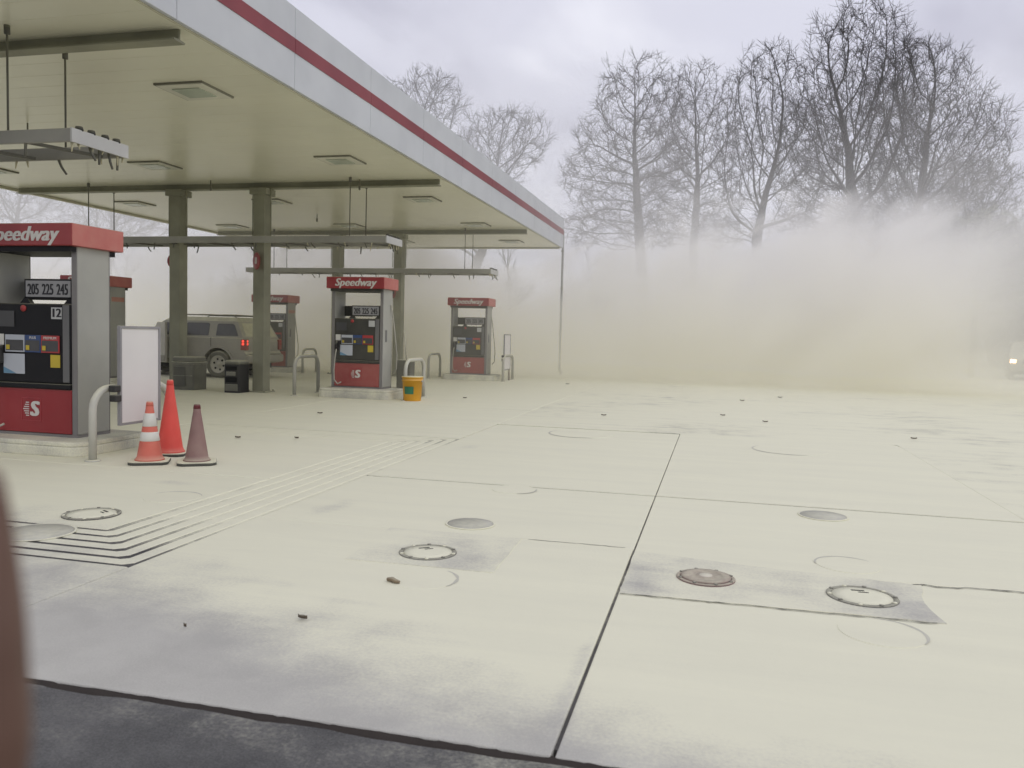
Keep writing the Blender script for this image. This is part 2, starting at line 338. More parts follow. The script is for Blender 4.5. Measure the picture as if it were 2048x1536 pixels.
# ------------------------------------------------------------------ powder cloud
def build_haze():
    b = MB(); b.box(-46, 30, 13.5, 47.5, -0.6, 17.0)
    m = bpy.data.materials.new('powder_cloud'); m.use_nodes = True; t = m.node_tree; t.nodes.clear(); L = t.links
    out = N(t, 'ShaderNodeOutputMaterial'); pv = N(t, 'ShaderNodeVolumePrincipled')
    pv.inputs['Color'].default_value = (0.975, 0.965, 0.935, 1); pv.inputs['Anisotropy'].default_value = 0.15
    L.new(pv.outputs[0], out.inputs['Volume'])
    tcn = N(t, 'ShaderNodeTexCoord'); P = tcn.outputs['Object']; sp = N(t, 'ShaderNodeSeparateXYZ'); L.new(P, sp.inputs[0]); X, Y, Z = sp.outputs
    off = N(t, 'ShaderNodeVectorMath', operation='ADD'); off.inputs[1].default_value = (-7.5, 0, 0); L.new(P, off.inputs[0])
    def noise(sc, det, ro=0.5, dist=0.0, tilt=0.0):
        mr = N(t, 'ShaderNodeMapping'); mr.inputs['Rotation'].default_value = (0, tilt, 0); L.new(off.outputs[0], mr.inputs[0])   # lean of the wind-blown wisps
        mp = N(t, 'ShaderNodeMapping'); mp.inputs['Scale'].default_value = sc; L.new(mr.outputs[0], mp.inputs[0])
        n = N(t, 'ShaderNodeTexNoise'); n.inputs['Scale'].default_value = 1.0; n.inputs['Detail'].default_value = det; n.inputs['Roughness'].default_value = ro; n.inputs['Distortion'].default_value = dist
        L.new(mp.outputs[0], n.inputs['Vector']); return n.outputs[0]
    def sm(v, a, b_, lo=0.0, hi=1.0):
        n = N(t, 'ShaderNodeMapRange'); n.interpolation_type = 'SMOOTHSTEP'
        for i, q in ((1, a), (2, b_), (3, lo), (4, hi)): n.inputs[i].default_value = q
        L.new(v, n.inputs[0]); return n.outputs[0]
    nb = noise((0.13, 0.045, 0.22), 2, 0.5, 0.7, rad(35))
    ns = noise((0.44, 0.18, 0.70), 4, 0.6, 0.9, rad(38))
    nn = math_n(t, 'ADD', math_n(t, 'MULTIPLY', nb, 0.70), math_n(t, 'MULTIPLY', ns, 0.30))
    nd = math_n(t, 'SUBTRACT', nn, 0.5)
    # billow top in metres above ground, sinking towards the street on the right
    top = math_n(t, 'MINIMUM', math_n(t, 'ADD', math_n(t, 'MULTIPLY', nd, 30.0), sm(X, 3.0, 13.0, 2.9, 0.4)), math_n(t, 'ADD', math_n(t, 'MULTIPLY', ns, 7.0), 1.5))
    dens = math_n(t, 'MULTIPLY', sm(math_n(t, 'SUBTRACT', top, Z), -1.4, 2.3), sm(X, 4.0, 10.0, 1.0, 0.04))
    dens = math_n(t, 'MULTIPLY', dens, math_n(t, 'ADD', 0.10, sm(nd, -0.07, 0.10, 0.0, 1.25)))
    low = sm(math_n(t, 'ADD', Z, sm(X, 3.0, 12.0, 0.0, 2.0)), 3.0, 0.2)                       # rolling layer on the ground
    dens = math_n(t, 'MAXIMUM', dens, math_n(t, 'MULTIPLY', low, sm(X, 3.0, 12.0, 0.6, 0.15)))
    # front of the cloud: stands behind the last pump row
    front = math_n(t, 'SUBTRACT', math_n(t, 'ADD', Y, math_n(t, 'MULTIPLY', nd, sm(Z, 0.3, 3.0, 2.0, 12.0))), 24.3)
    dens = math_n(t, 'MULTIPLY', dens, sm(front, -0.6, 1.8))
    dens = math_n(t, 'MULTIPLY', dens, 0.46)
    # thin drifting veil that reaches higher and further forward
    veil = math_n(t, 'MULTIPLY', sm(math_n(t, 'SUBTRACT', math_n(t, 'ADD', sm(X, -14.0, 6.0, 10.0, 6.5), math_n(t, 'MULTIPLY', nd, 12.0)), Z), -5.0, 5.0), math_n(t, 'MULTIPLY', sm(Y, 14.0, 25.0, 0.0, 0.038), sm(X, 4.0, 10.0, 1.0, 1.25)))
    dens = math_n(t, 'ADD', dens, veil)
    # never touch the faces of the box
    dens = math_n(t, 'MULTIPLY', dens, sm(Z, 16.5, 12.0))
    dens = math_n(t, 'MULTIPLY', dens, sm(X, 29.0, 24.0)); dens = math_n(t, 'MULTIPLY', dens, sm(Y, 47.0, 44.5))
    hue = N(t, 'ShaderNodeMix', data_type='RGBA'); L.new(sm(Z, 0.3, 4.5), hue.inputs[0])   # yellower scatter tint low down, paler above
    hue.inputs['A'].default_value = (0.988, 0.976, 0.905, 1); hue.inputs['B'].default_value = (0.977, 0.968, 0.960, 1)
    L.new(hue.outputs['Result'], pv.inputs['Color'])
    L.new(dens, pv.inputs['Density'])
    o = part('haze', b, m, None); o['kind'] = 'stuff'
    o['label'] = 'pale yellow-grey cloud of extinguisher powder billowing behind the pumps'; o['category'] = 'powder cloud'
    return o
# ------------------------------------------------------------------ canopy
ROWS = (7.56, 15.75, 23.5)
CX0, CX1, CY0, CY1, CZ = -15.95, -5.35, 2.6, 28.45, 4.42
m_deck = mat('deck_panel', (0.76, 0.745, 0.60), 0.27, dust=0.2, side=0.04, var=0.05, scale=3.0, spec=0.5)
m_fasc = mat('fascia_white', (0.53, 0.55, 0.58), 0.45, dust=0.3, side=0.04, var=0.06)
m_red = mat('band_red', (0.21, 0.014, 0.028), 0.4, dust=0.2, side=0.03)
m_steel = mat('dusty_steel', (0.225, 0.225, 0.165), 0.55, dust=0.7, side=0.13, var=0.18)
m_trim = mat('deck_trim', (0.55, 0.53, 0.40), 0.5, dust=0.2, side=0.15)
m_lens = mat('lamp_lens', (0.42, 0.47, 0.38), 0.2, dust=0.1, side=0.08)
m_lframe = mat('lamp_frame', (0.66, 0.65, 0.55), 0.4, dust=0.2, side=0.1)
m_lborder = mat('lamp_border', (0.16, 0.155, 0.13), 0.7, dust=0.2, side=0.1)  # dark border strip round each lamp frame
can = thing('fuel_canopy', 'flat white canopy with a red stripe standing on paired steel columns', 'canopy', (0, 0, 0))
# underside: narrow metal boards
PW = 0.4; np_ = int((CY1-CY0)/PW); b = MB()
b.prism([(0.0006, 0.0), (0.005, -0.0028), (PW-0.005, -0.0028), (PW-0.0006, 0.0), (PW-0.0006, 0.025), (0.0006, 0.025)], CX0+0.06, CX1-0.06, 'x')
pm = b.mesh('deck_board', m_deck)
for k in range(np_): put('deck_board', pm, can, loc=(0, CY0+0.05+k*PW, CZ+0.012))
part('roof_slab', bx(CX0+0.07, CX1-0.07, CY0+0.07, CY1-0.07, CZ+0.05, CZ+0.6), m_fasc, can)
# fascia panels along the open end, with the stripe laid on them
ny = 11; seg = (CY1-CY0)/ny
for k in range(ny):
    y0, y1 = CY0+k*seg+0.004, CY0+(k+1)*seg-0.004
    f = part('fascia_panel', bx(CX1-0.05, CX1, y0, y1, CZ, CZ+1.02), m_fasc, can, bevel=0.006)
    part('red_stripe', bx(CX1+0.001, CX1+0.008, y0, y1, CZ+0.45, CZ+0.63), m_red, f)
    f = part('fascia_panel', bx(CX0, CX0+0.05, y0, y1, CZ, CZ+1.02), m_fasc, can, bevel=0.006)
    part('red_stripe', bx(CX0-0.008, CX0-0.001, y0, y1, CZ+0.45, CZ+0.63), m_red, f)
nx = 5; seg = (CX1-CX0-0.1)/nx
for k in range(nx):
    x0, x1 = CX0+0.05+k*seg+0.004, CX0+0.05+(k+1)*seg-0.004
    for yy, sg in ((CY0, 1), (CY1, -1)):
        f = part('fascia_panel', bx(x0, x1, min(yy, yy+sg*0.05), max(yy, yy+sg*0.05), CZ, CZ+1.02), m_fasc, can, bevel=0.006)
        part('red_stripe', bx(x0, x1, min(yy-sg*0.008, yy-sg*0.001), max(yy-sg*0.008, yy-sg*0.001), CZ+0.45, CZ+0.63), m_red, f)
# lip under the perimeter
part('edge_trim', bx(CX0+0.05, CX0+0.13, CY0+0.05, CY1-0.05, CZ-0.05, CZ+0.004), m_trim, can)
part('edge_trim', bx(CX0+0.13, CX1-0.12, CY1-0.13, CY1-0.05, CZ-0.035, CZ+0.004), m_trim, can)
part('edge_trim', bx(CX1-0.075, CX1-0.052, CY0+0.05, CY1-0.05, CZ-0.012, CZ+0.004), m_trim, can)
# cross beams and columns
for yr in ROWS:
    b = MB(); zt = CZ+0.01; zb = 4.30; x0, x1 = CX0+0.25, CX1-0.16
    b.prism([(yr-0.09, zb), (yr+0.09, zb), (yr+0.09, zb+0.018), (yr+0.012, zb+0.026), (yr+0.012, zt), (yr-0.012, zt), (yr-0.012, zb+0.026), (yr-0.09, zb+0.018)], x0, x1, 'x')
    part('roof_beam', b, m_steel, can)
    for xc in (-11.50, -9.46):
        b = MB(); b.box(xc-0.13, xc+0.13, yr-0.14, yr+0.14, 0.0, 4.28)
        c = part('column', b, m_steel, can, bevel=0.012)
        b = MB(); b.box(xc-0.20, xc+0.20, yr-0.19, yr+0.19, 4.17, 4.303)
        part('column_head', b, m_steel, c, bevel=0.01)
        b = MB(); b.box(xc-0.21, xc+0.21, yr-0.21, yr+0.21, -0.01, 0.022)
        for sx_ in (-1, 1):
            for sy_ in (-1, 1): b.lathe([(0.018, 0.02), (0.018, 0.05), (0.0, 0.052)], 8, (xc+sx_*0.18, yr+sy_*0.18, 0))
        part('base_plate', b, m_steel, c)
        b = MB(); b.tube([(xc-0.19, yr-0.06, 4.32), (xc-0.19, yr-0.06, 3.3)], 0.012, 8); b.tube([(xc+0.21, yr-0.02, 4.32), (xc+0.21, yr-0.02, 3.3)], 0.016, 8)
        part('conduit', b, m_steel, c)
# recessed lamps
for lx in (-6.7, -10.55, -14.4):
    for ly in (5.2, 9.5, 13.75, 18.0, 22.3, 26.4):
        b = MB(); r = 0.33
        b.prism([(-r, -r), (r, -r), (r, r), (-r, r)], -0.022, 0.02)
        fr = part('lamp_frame', b, m_lframe, can, bevel=0.006, loc=(lx, ly, CZ-0.002))
        b = MB(); b.box(-0.20, 0.20, -0.19, 0.19, -0.034, -0.021); part('lamp_lens', b, m_lens, fr, bevel=0.004)
        b = MB()
        for (a0, a1, c0, c1) in ((-r-0.02, r+0.02, -r-0.02, -r), (-r-0.02, r+0.02, r, r+0.02), (-r-0.02, -r, -r, r), (r, r+0.02, -r, r)): b.box(a0, a1, c0, c1, -0.014, 0.012)
        part('lamp_border', b, m_lborder, fr)
# discharge nozzles under the deck and the corner downspout
for (x, y) in ((-10.4, 15.3), (-7.15, 15.55), (-10.4, 10.6), (-7.9, 6.4), (-10.4, 20.0)):
    b = MB(); b.tube([(x, y, CZ), (x, y, CZ-0.12)], 0.012, 8); b.lathe([(0.0, CZ-0.22), (0.022, CZ-0.2), (0.022, CZ-0.12), (0.0, CZ-0.11)], 10, (x, y, 0))
    part('nozzle', b, mat('nozzle_dark', (0.08, 0.075, 0.06), 0.5, dust=0.3, side=0.1), can)
b = MB(); b.tube([(CX1-0.02, CY1+0.05, CZ+0.6), (CX1-0.02, CY1+0.05, 0.15), (CX1+0.03, CY1+0.15, 0.05)], 0.04, 10)
part('downspout', b, mat('downspout_grey', (0.22, 0.22, 0.23), 0.5, dust=0.3), can)
b = MB()
for z in (4.3, 3.0, 1.4): b.box(CX1-0.07, CX1+0.03, CY1, CY1+0.02, z, z+0.04)
part('downspout_strap', b, m_steel, can)

# round number signs on the columns
m_disc = mat('sign_red', (0.30, 0.016, 0.025), 0.4, dust=0.2, side=0.06)
m_white = mat('dull_white', (0.68, 0.67, 0.62), 0.5, dust=0.2, side=0.05)
def disc_sign(label, num, loc, rz):
    t = thing('column_number_sign', label, 'sign', loc, rz, 'round red number signs on the canopy columns')
    b = MB(); b.lathe([(0.0, -0.012), (0.17, -0.012), (0.182, -0.004), (0.182, 0.004), (0.17, 0.012), (0.0, 0.012)], 32, axis='y'); part('disc', b, m_disc, t)
    b = MB(); b.box(-0.03, 0.03, 0.012, 0.07, -0.03, 0.03); part('bracket', b, m_steel, t)
    if num: put('numeral', text_mesh(num, 0.2, m_white, bold=0.005), t, loc=(0, -0.0135, 0))
    return t
disc_sign('round red number sign sticking out beside the column behind the blank white board', '6', (-11.585, 15.76, 2.78), rad(12))
disc_sign('round red number sign on the column beside the slotted black bin', '8', (-9.44, 15.50, 2.77), rad(-36))
disc_sign('round red sign on the column behind the pump with the yellow bucket', None, (-9.56, 23.30, 2.55), rad(-42))

# ------------------------------------------------------------------ hanging hose rails
m_rail = mat('rail_grey', (0.30, 0.295, 0.28), 0.5, dust=0.7, side=0.12, var=0.15)
m_end = mat('rail_end_cap', (0.56, 0.56, 0.56), 0.45, dust=0.4, side=0.05)
m_rod = mat('rod_dark', (0.10, 0.098, 0.085), 0.6, dust=0.3, side=0.06)
m_drip = mat('crusted_powder', (0.62, 0.58, 0.40), 0.9, dust=0.5)
m_blk = mat('black_rubber', (0.02, 0.02, 0.022), 0.6, dust=0.25, side=0.02)
def hose_rail(yr, label, dz=0.0, seed=1):
    rn = random.Random(seed)
    t = thing('hose_rail', label, 'hose rail', (-6.45, yr, 3.16+dz), 0, 'long rails hung over the pump rows')
    Ln = 7.95; ya, yb = -0.42, 0.36; h = 0.135
    for y in (ya, yb):
        b = MB(); b.prism([(y-0.022, 0), (y+0.022, 0), (y+0.022, h), (y-0.022, h)], -Ln, -0.012, 'x'); part('side_rail', b, m_rail, t, bevel=0.005)
    for x in (0, -Ln-0.012):
        part('end_rail', bx(x-0.012, x+0.012, ya-0.024, yb+0.024, -0.004, h+0.004), m_end, t, bevel=0.004)
    for k in range(9):
        x = -0.62-k*0.9
        b = MB(); b.prism([(x, ya+0.02), (x+0.045, ya+0.02), (x+0.33, yb-0.02), (x+0.285, yb-0.02)], 0.004, 0.035); part('cross_bar', b, m_rod, t)
    for k, x in enumerate((-0.80, -7.0)):
        b = MB(); b.tube([(x, ya, h-0.01), (x, ya, 4.43-3.16-dz)], 0.011, 6); b.lathe([(0.03, 4.34-3.16-dz), (0.03, 4.43-3.16-dz)], 8, (x, ya, 0)); part('hanger_rod', b, m_rod, t)
        b = MB(); b.tube([(x, yb, h-0.01), (x, yb, 4.43-3.16-dz)], 0.011, 6); b.lathe([(0.03, 4.34-3.16-dz), (0.03, 4.43-3.16-dz)], 8, (x, yb, 0)); part('hanger_rod', b, m_rod, t)
    for k in range(4):
        b = MB(); yy = ya+0.12+k*0.17+(0.03 if k > 1 else 0); b.lathe([(0.0, h+0.05), (0.035, h+0.045), (0.045, h+0.004), (0.045, h-0.004)], 12, (-0.03, yy, 0)); part('pulley_cap', b, m_blk, t)
    # hose ends and powder crusts hanging under the frame
    spots = [(-0.06, ya+0.3+q*0.14) for q in range(4)] + [(-0.5-q*0.62+rn.uniform(-.15, .15), ya) for q in range(11)] + [(-0.9-q*1.3, yb) for q in range(5)]
    for (x, y) in spots:
        l = rn.uniform(0.09, 0.17); dx, dy = rn.uniform(-0.03, 0.09), rn.uniform(-0.02, 0.03)
        b = MB(); b.tube([(x, y, 0.01), (x+dx*0.4, y+dy*0.4, -l*0.5), (x+dx, y+dy, -l)], [0.016, 0.014, 0.012], 7); part('hose_end', b, m_rod, t)
    for k in range(16):
        x, y = (-0.04, rn.uniform(ya, yb)) if k < 8 else (-rn.uniform(0.1, 4), rn.choice((ya, yb)))
        l = rn.uniform(0.03, 0.1); b = MB(); b.tube([(x, y, 0.005), (x+rn.uniform(-.02, .03), y, -l)], [0.014, 0.006], 6); part('powder_drip', b, m_drip, t)
    return t
hose_rail(ROWS[0], 'grey hung rail frame with pale end plate over the pump numbered 12', 0.06, 3)
hose_rail(ROWS[1], 'long grey hung rail passing between the column with the slotted bin and the bucket pump', -0.03, 5)
hose_rail(ROWS[2], 'long grey hung rail ending above the last, fog-veiled pump', -0.05, 9)

# ------------------------------------------------------------------ pumps
m_post = mat('pump_post', (0.345, 0.345, 0.32), 0.5, dust=0.4, side=0.10, var=0.1)
m_postf = mat('pump_post_edge', (0.20, 0.19, 0.19), 0.5, dust=0.2, side=0.05)
m_pblk = mat('pump_black', (0.012, 0.012, 0.014), 0.5, dust=0.3, side=0.004, spec=0.2)
m_pblk2 = mat('pump_black_far', (0.03, 0.03, 0.03), 0.5, dust=0.3, side=0.05, spec=0.25)
m_gryp = mat('pump_edge_grey', (0.13, 0.13, 0.135), 0.5, dust=0.2, side=0.04)
m_pred = mat('pump_red', (0.29, 0.012, 0.022), 0.35, dust=0.3, side=0.03, var=0.15)
m_pred2 = mat('pump_red_dusty', (0.30, 0.02, 0.03), 0.4, dust=0.35, side=0.10, var=0.15)
m_sred = mat('topper_red', (0.30, 0.010, 0.022), 0.35, dust=0.5, side=0.05)
m_sside = mat('topper_red_side', (0.44, 0.04, 0.05), 0.4, dust=0.5, side=0.16)
m_let = mat('lettering_white', (0.66, 0.64, 0.60), 0.5, dust=0.1, side=0.04)
m_disp = mat('price_card', (0.30, 0.30, 0.31), 0.4, dust=0.2, side=0.06)
m_dig = mat('digit_black', (0.02, 0.02, 0.022), 0.5, dust=0.0)
m_yel = mat('sticker_yellow', (0.55, 0.42, 0.03), 0.5, dust=0.1, side=0.03)
m_blu = mat('plate_blue', (0.02, 0.06, 0.19), 0.4, dust=0.1, side=0.03)
m_redp = mat('plate_red', (0.42, 0.03, 0.035), 0.4, dust=0.1, side=0.03)
m_paper = mat('poster_pale', (0.50, 0.53, 0.58), 0.5, dust=0.1, side=0.03)
m_blulight = mat('poster_blue', (0.13, 0.28, 0.42), 0.5, dust=0.1, side=0.03)
m_hose = mat('hose_grey', (0.30, 0.29, 0.27), 0.6, dust=0.5, side=0.2)
m_dark = mat('card_dark', (0.05, 0.05, 0.055), 0.4, dust=0.1, side=0.03)
HW = 0.565   # half width
T_SPEED = None
def pump(label, loc, far=False, number=None, back_hose=False, letters=True, sticker=False, buttons_text=False):
    """dispenser standing at loc (base centre); front faces -Y"""
    t = thing('fuel_pump', label, 'fuel pump', loc, 0, 'fuel pumps under the canopy')
    blk = m_pblk2 if far else m_pblk; red = m_pred2 if far else m_pred
    H = 2.26; hd = 0.24
    part('base', bx(-HW, HW, -hd, hd, 0.0, 0.03), m_postf, t)
    for sgn in (-1, 1):
        xa, xb = (HW-0.07, HW) if sgn > 0 else (-HW, -HW+0.07)
        po = part('post', bx(xa, xb, -hd+0.006, hd-0.006, 0.03, H-0.22), m_post, t, bevel=0.012)
        part('post_edge', bx(xa+0.004, xb-0.004, -hd-0.004, -hd+0.004, 0.03, H-0.22), m_postf, po)
        part('post_edge', bx(xa+0.004, xb-0.004, hd-0.004, hd+0.004, 0.03, H-0.22), m_postf, po)
    # red lower cabinet with square emblem
    lc = part('lower_cabinet', bx(-HW+0.072, HW-0.072, -hd-0.012, hd+0.012, 0.035, 0.51), red, t, bevel=0.008)
    part('ledge', bx(-HW+0.072, HW-0.072, -hd-0.03, hd+0.03, 0.512, 0.57), blk, t, bevel=0.01)
    ub = part('upper_cabinet', bx(-HW+0.072, HW-0.072, -hd-0.02, hd+0.02, 0.572, 1.425), blk, t, bevel=0.015)
    part('cabinet_edge', bx(0.405, 0.485, -hd-0.032, -hd-0.021, 0.59, 1.41), m_gryp, ub, bevel=0.005)
    # topper sign
    sg = MB(); sg.box(-0.63, 0.63, -0.38, 0.38, H-0.235, H)
    tp = part('topper_sign', sg, m_sred, t, bevel=0.012)
    part('topper_end', bx(0.618, 0.634, -0.375, 0.375, H-0.23, H-0.006), m_sside, tp, bevel=0.004)
    part('topper_end', bx(-0.634, -0.618, -0.375, 0.375, H-0.23, H-0.006), m_sside, tp, bevel=0.004)
    part('topper_soffit', bx(-0.56, 0.56, -0.33, 0.33, H-0.29, H-0.236), blk, t)
    if letters:
        global T_SPEED
        if T_SPEED is None: T_SPEED = text_mesh('Speedway', 0.215, m_let, shear=0.28, offset=0.001, space=1.03, bold=0.008)
        put('lettering', T_SPEED, tp, loc=(0.0, -0.3835, H-0.118))
        put('lettering', T_SPEED, tp, loc=(0.0, 0.3835, H-0.118), rot=(0, 0, math.pi))
    # square logo: outline, slanted letter, speed lines
    lg = MB(); a = 0.125; w_ = 0.006
    for (x0, x1, z0, z1) in ((-a, a, -a, -a+w_), (-a, a, a-w_, a), (-a, -a+w_, -a+w_, a-w_), (a-w_, a, -a+w_, a-w_)): lg.box(x0, x1, -0.002, 0.002, z0, z1)
    o = part('emblem_frame', lg, mat('emblem_line', (0.42, 0.06, 0.07), 0.5, dust=0.1), lc, loc=(-0.02, -hd-0.0145, 0.285))
    put('emblem_letter', text_mesh('S', 0.225, m_let, shear=0.12, offset=0.002, bold=0.013), lc, loc=(0.02, -hd-0.0145, 0.285))
    lg = MB()
    for q in range(7):
        z = -0.07+q*0.0235; lg.box(-0.105+0.012*abs(q-3), -0.03, -0.002, 0.002, z-0.005, z+0.005)
    part('emblem_lines', lg, m_let, lc, loc=(-0.02, -hd-0.0145, 0.287))
    # price board on two feet
    pb = part('price_board', bx(-0.15, 0.475, -0.20, -0.14, 1.475, 1.69), blk, t, bevel=0.006)
    for x in (-0.14, 0.43):
        f = MB(); f.prism([(x-0.07, 1.425), (x+0.07, 1.425), (x+0.02, 1.49), (x-0.01, 1.49)], -0.2, -0.145, 'y'); part('board_foot', f, blk, pb)
    part('price_card', bx(-0.125, 0.45, -0.206, -0.2005, 1.497, 1.67), m_disp, pb)
    if letters:
        for q, s_ in enumerate(('205', '225', '245')):
            pr = put('price', text_mesh(s_, 0.165, m_dig, space=1.0, bold=0.004), pb, loc=(-0.025+q*0.187, -0.2085, 1.572)); pr.scale = (0.60, 1, 1)
    part('price_board_rear', bx(-0.475, 0.15, 0.14, 0.20, 1.475, 1.69), blk, t, bevel=0.006)
    # front details
    yf = -hd-0.0225
    part('stop_button', (lambda b: (b.lathe([(0.0, 0.0), (0.035, 0.0), (0.035, -0.012), (0.0, -0.016)], 12, axis='y'), b)[1])(MB()), m_redp, ub, loc=(-0.10, yf+0.003, 1.37))
    npl = part('number_plate', bx(0.262, 0.392, yf-0.008, yf, 1.262, 1.385), mat('plate_grey', (0.52, 0.53, 0.52), 0.5, dust=0.1, side=0.03), ub)
    if number: put('numeral', text_mesh(number, 0.13, m_dig, bold=0.005), npl, loc=(0.327, yf-0.0105, 1.323))
    part('screen', bx(-0.46, -0.22, yf-0.006, yf, 1.17, 1.34), m_dark, ub)
    part('card_slot', bx(-0.465, -0.355, yf-0.012, yf, 0.97, 1.09), m_white, ub, bevel=0.004)
    for x0, x1, m_ in ((-0.335, -0.085, m_paper), (-0.078, 0.125, m_blu), (0.132, 0.362, m_redp)):
        gp = part('grade_plate', bx(x0, x1, yf-0.012, yf, 0.90, 1.085), m_, ub, bevel=0.003)
        part('grade_window', bx(x0+0.012, x1-0.012, yf-0.0145, yf-0.0125, 0.915, 1.03), m_dark, gp)
        part('grade_button', bx(x0+0.02, x0+0.065, yf-0.022, yf-0.015, 0.925, 0.975), m_yel, gp, bevel=0.003)
    if buttons_text:
        for s_, x in (('PLUS', 0.025), ('PREMIUM', 0.247)):
            put('grade_name', text_mesh(s_, 0.04, m_let), ub, loc=(x, yf-0.0135, 1.056))
    ps = part('poster', bx(-0.365, -0.09, yf-0.004, yf, 0.665, 0.88), m_paper, ub)
    f = MB(); f.prism([(-0.363, 0.667), (-0.2, 0.667), (-0.25, 0.69), (-0.363, 0.735)], yf-0.006, yf-0.0045, 'y'); part('poster_wave', f, m_blulight, ps)
    part('note', bx(0.245, 0.365, yf-0.004, yf, 0.745, 0.88), m_yel, ub)
    # nozzle holster, nozzle and hose at the left
    part('holster', bx(-0.47, -0.36, yf-0.05, yf, 0.77, 0.965), m_blk, ub, bevel=0.012)
    nb = MB(); nb.tube([(-0.415, yf-0.06, 0.96), (-0.415, yf-0.09, 0.88), (-0.415, yf-0.07, 0.80)], [0.02, 0.028, 0.022], 10); nb.tube([(-0.415, yf-0.06, 0.93), (-0.415, yf-0.11, 0.9), (-0.415, yf-0.1, 0.82)], 0.008, 6)
    nz = part('nozzle', nb, m_blk, t)
    hb = MB(); pts = []
    for (x, y, z) in ((-0.415, yf-0.07, 0.80), (-0.435, yf-0.09, 0.6), (-0.45, yf-0.10, 0.35), (-0.44, yf-0.10, 0.16), (-0.37, yf-0.09, 0.08), (-0.30, yf-0.07, 0.12)): pts.append((x, y, z))
    hb.tube(pts, 0.013, 8); part('hose', hb, m_hose, t)
    # side door pull, round sticker and the hose of the rear nozzle
    if back_hose:
        b = MB(); b.box(HW, HW+0.012, -0.12, -0.05, 0.96, 1.20); part('side_latch', b, m_gryp, t, bevel=0.004)
    if sticker:
        b = MB(); b.box(HW, HW+0.003, -0.20, 0.20, 1.70, 1.80); part('side_sticker', b, mat('faded_red', (0.45, 0.16, 0.13), 0.6, dust=0.2, side=0.15), t)
    if back_hose:
        hb = MB(); hb.tube([(HW+0.02, 0.12, 1.72), (HW+0.055, 0.13, 1.5), (HW+0.10, 0.15, 1.1), (HW+0.14, 0.17, 0.7), (HW+0.13, 0.18, 0.4), (HW+0.05, 0.18, 0.3)], 0.014, 8); part('rear_hose', hb, m_hose, t)
    return t
m_isl = ground_mat('island_concrete', (0.34, 0.335, 0.32), (0.42, 0.415, 0.40), 0.30, gradient=False)
def island(label, x, y, h):
    b = MB(); hx, hy, r = 0.80, 0.56, 0.16; p = []
    for (cx_, cy_, a0) in ((hx-r, -hy+r, -90), (hx-r, hy-r, 0), (-hx+r, hy-r, 90), (-hx+r, -hy+r, 180)):
        for k in range(6): a = rad(a0+k*18); p.append((cx_+r*math.cos(a), cy_+r*math.sin(a)))
    t = thing('pump_island', label, 'kerb island', (x, y, 0), 0, 'concrete islands under the pumps')
    b.prism(p, -0.005, h-0.05); part('kerb', b, m_isl, t, bevel=0.015)
    b = MB(); b.prism([(q[0]*0.985, q[1]*0.985) for q in p], h-0.05, h); part('cap_slab', b, m_isl, t, bevel=0.012)
    return t
XR, XL = -7.135, -13.62
island('concrete island under the pump numbered 12', XR+0.05, ROWS[0], 0.15)
island('concrete island under the pump beside the yellow bucket', XR+0.05, ROWS[1], 0.19)
island('concrete island under the fog-veiled pump with the narrow framed board', XR+0.05, ROWS[2], 0.15)
island('concrete island under the pump behind the pump numbered 12', XL, ROWS[1], 0.17)
island('concrete island under the dim pump behind the light grey SUV', XL, ROWS[2], 0.15)
pump('black and red pump numbered 12 with readable price board', (XR, ROWS[0], 0.15), number='12', buttons_text=True)
pump('black and red pump beside the yellow bucket, under the second rail', (XR, ROWS[1], 0.19), far=True, back_hose=True)
pump('fog-veiled black and red pump next to the narrow framed board', (XR, ROWS[2], 0.15), far=True, back_hose=True)
pump('red-topped pump mostly hidden behind the pump numbered 12', (XL, ROWS[1], 0.17), far=True, sticker=True)
pump('dim fog-veiled pump standing behind the light grey SUV', (XL, ROWS[2], 0.15), far=True, sticker=True, back_hose=True)
# ------------------------------------------------------------------ hoop guards and framed boards
m_pipe = mat('guard_pipe', (0.36, 0.355, 0.33), 0.5, dust=0.7, side=0.16, var=0.15)
m_pipe_w = mat('guard_pipe_pale', (0.46, 0.455, 0.42), 0.5, dust=0.6, side=0.16, var=0.12)
def hoop(label, x, y0, y1, h, m, lean=0.0):
    t = thing('hoop_guard', label, 'hoop guard', (x, (y0+y1)/2, 0), 0, 'bent pipe guards at the island ends')
    d = (y1-y0)/2; r = 0.22; pts = [(0, -d, -0.01), (0, -d, h-r)]
    for k in range(1, 7): a = k/6*math.pi/2; pts.append((lean*math.sin(a), -d+r-r*math.cos(a), h-r+r*math.sin(a)))
    for k in range(0, 6): a = k/6*math.pi/2; pts.append((lean, d-r+r*math.sin(a), h-r+r*math.cos(a)))
    pts += [(lean, d, h-r), (lean, d, -0.01)]
    b = MB(); b.tube(pts, 0.038, 12); part('pipe', b, m, t)
    for yy in (-d, d):
        b = MB(); b.lathe([(0.075, -0.005), (0.075, 0.012), (0.045, 0.016)], 14, (0 if yy < 0 else lean, yy, 0)); part('foot_collar', b, m, t)
    return t
hoop('pale pipe hoop carrying the large blank white board', -6.02, 6.90, 8.08, 0.72, m_pipe_w)
hoop('dull brown pipe hoop at the bucket pump, on the side away from the bucket', -8.38, 15.22, 16.25, 0.80, m_pipe)
hoop('pale pipe hoop right behind the yellow bucket', -5.99, 15.30, 16.35, 0.80, m_pipe_w)
hoop('thin pipe hoop at the fog-veiled pump, on the side away from the framed board', -8.28, 23.0, 24.05, 0.72, m_pipe)
hoop('pipe hoop with black clamps holding the narrow framed board', -5.98, 22.95, 24.10, 0.74, m_pipe)
hoop('faint pipe hoop beside the dim pump behind the SUV', -12.45, 23.1, 24.0, 0.74, m_pipe_w)
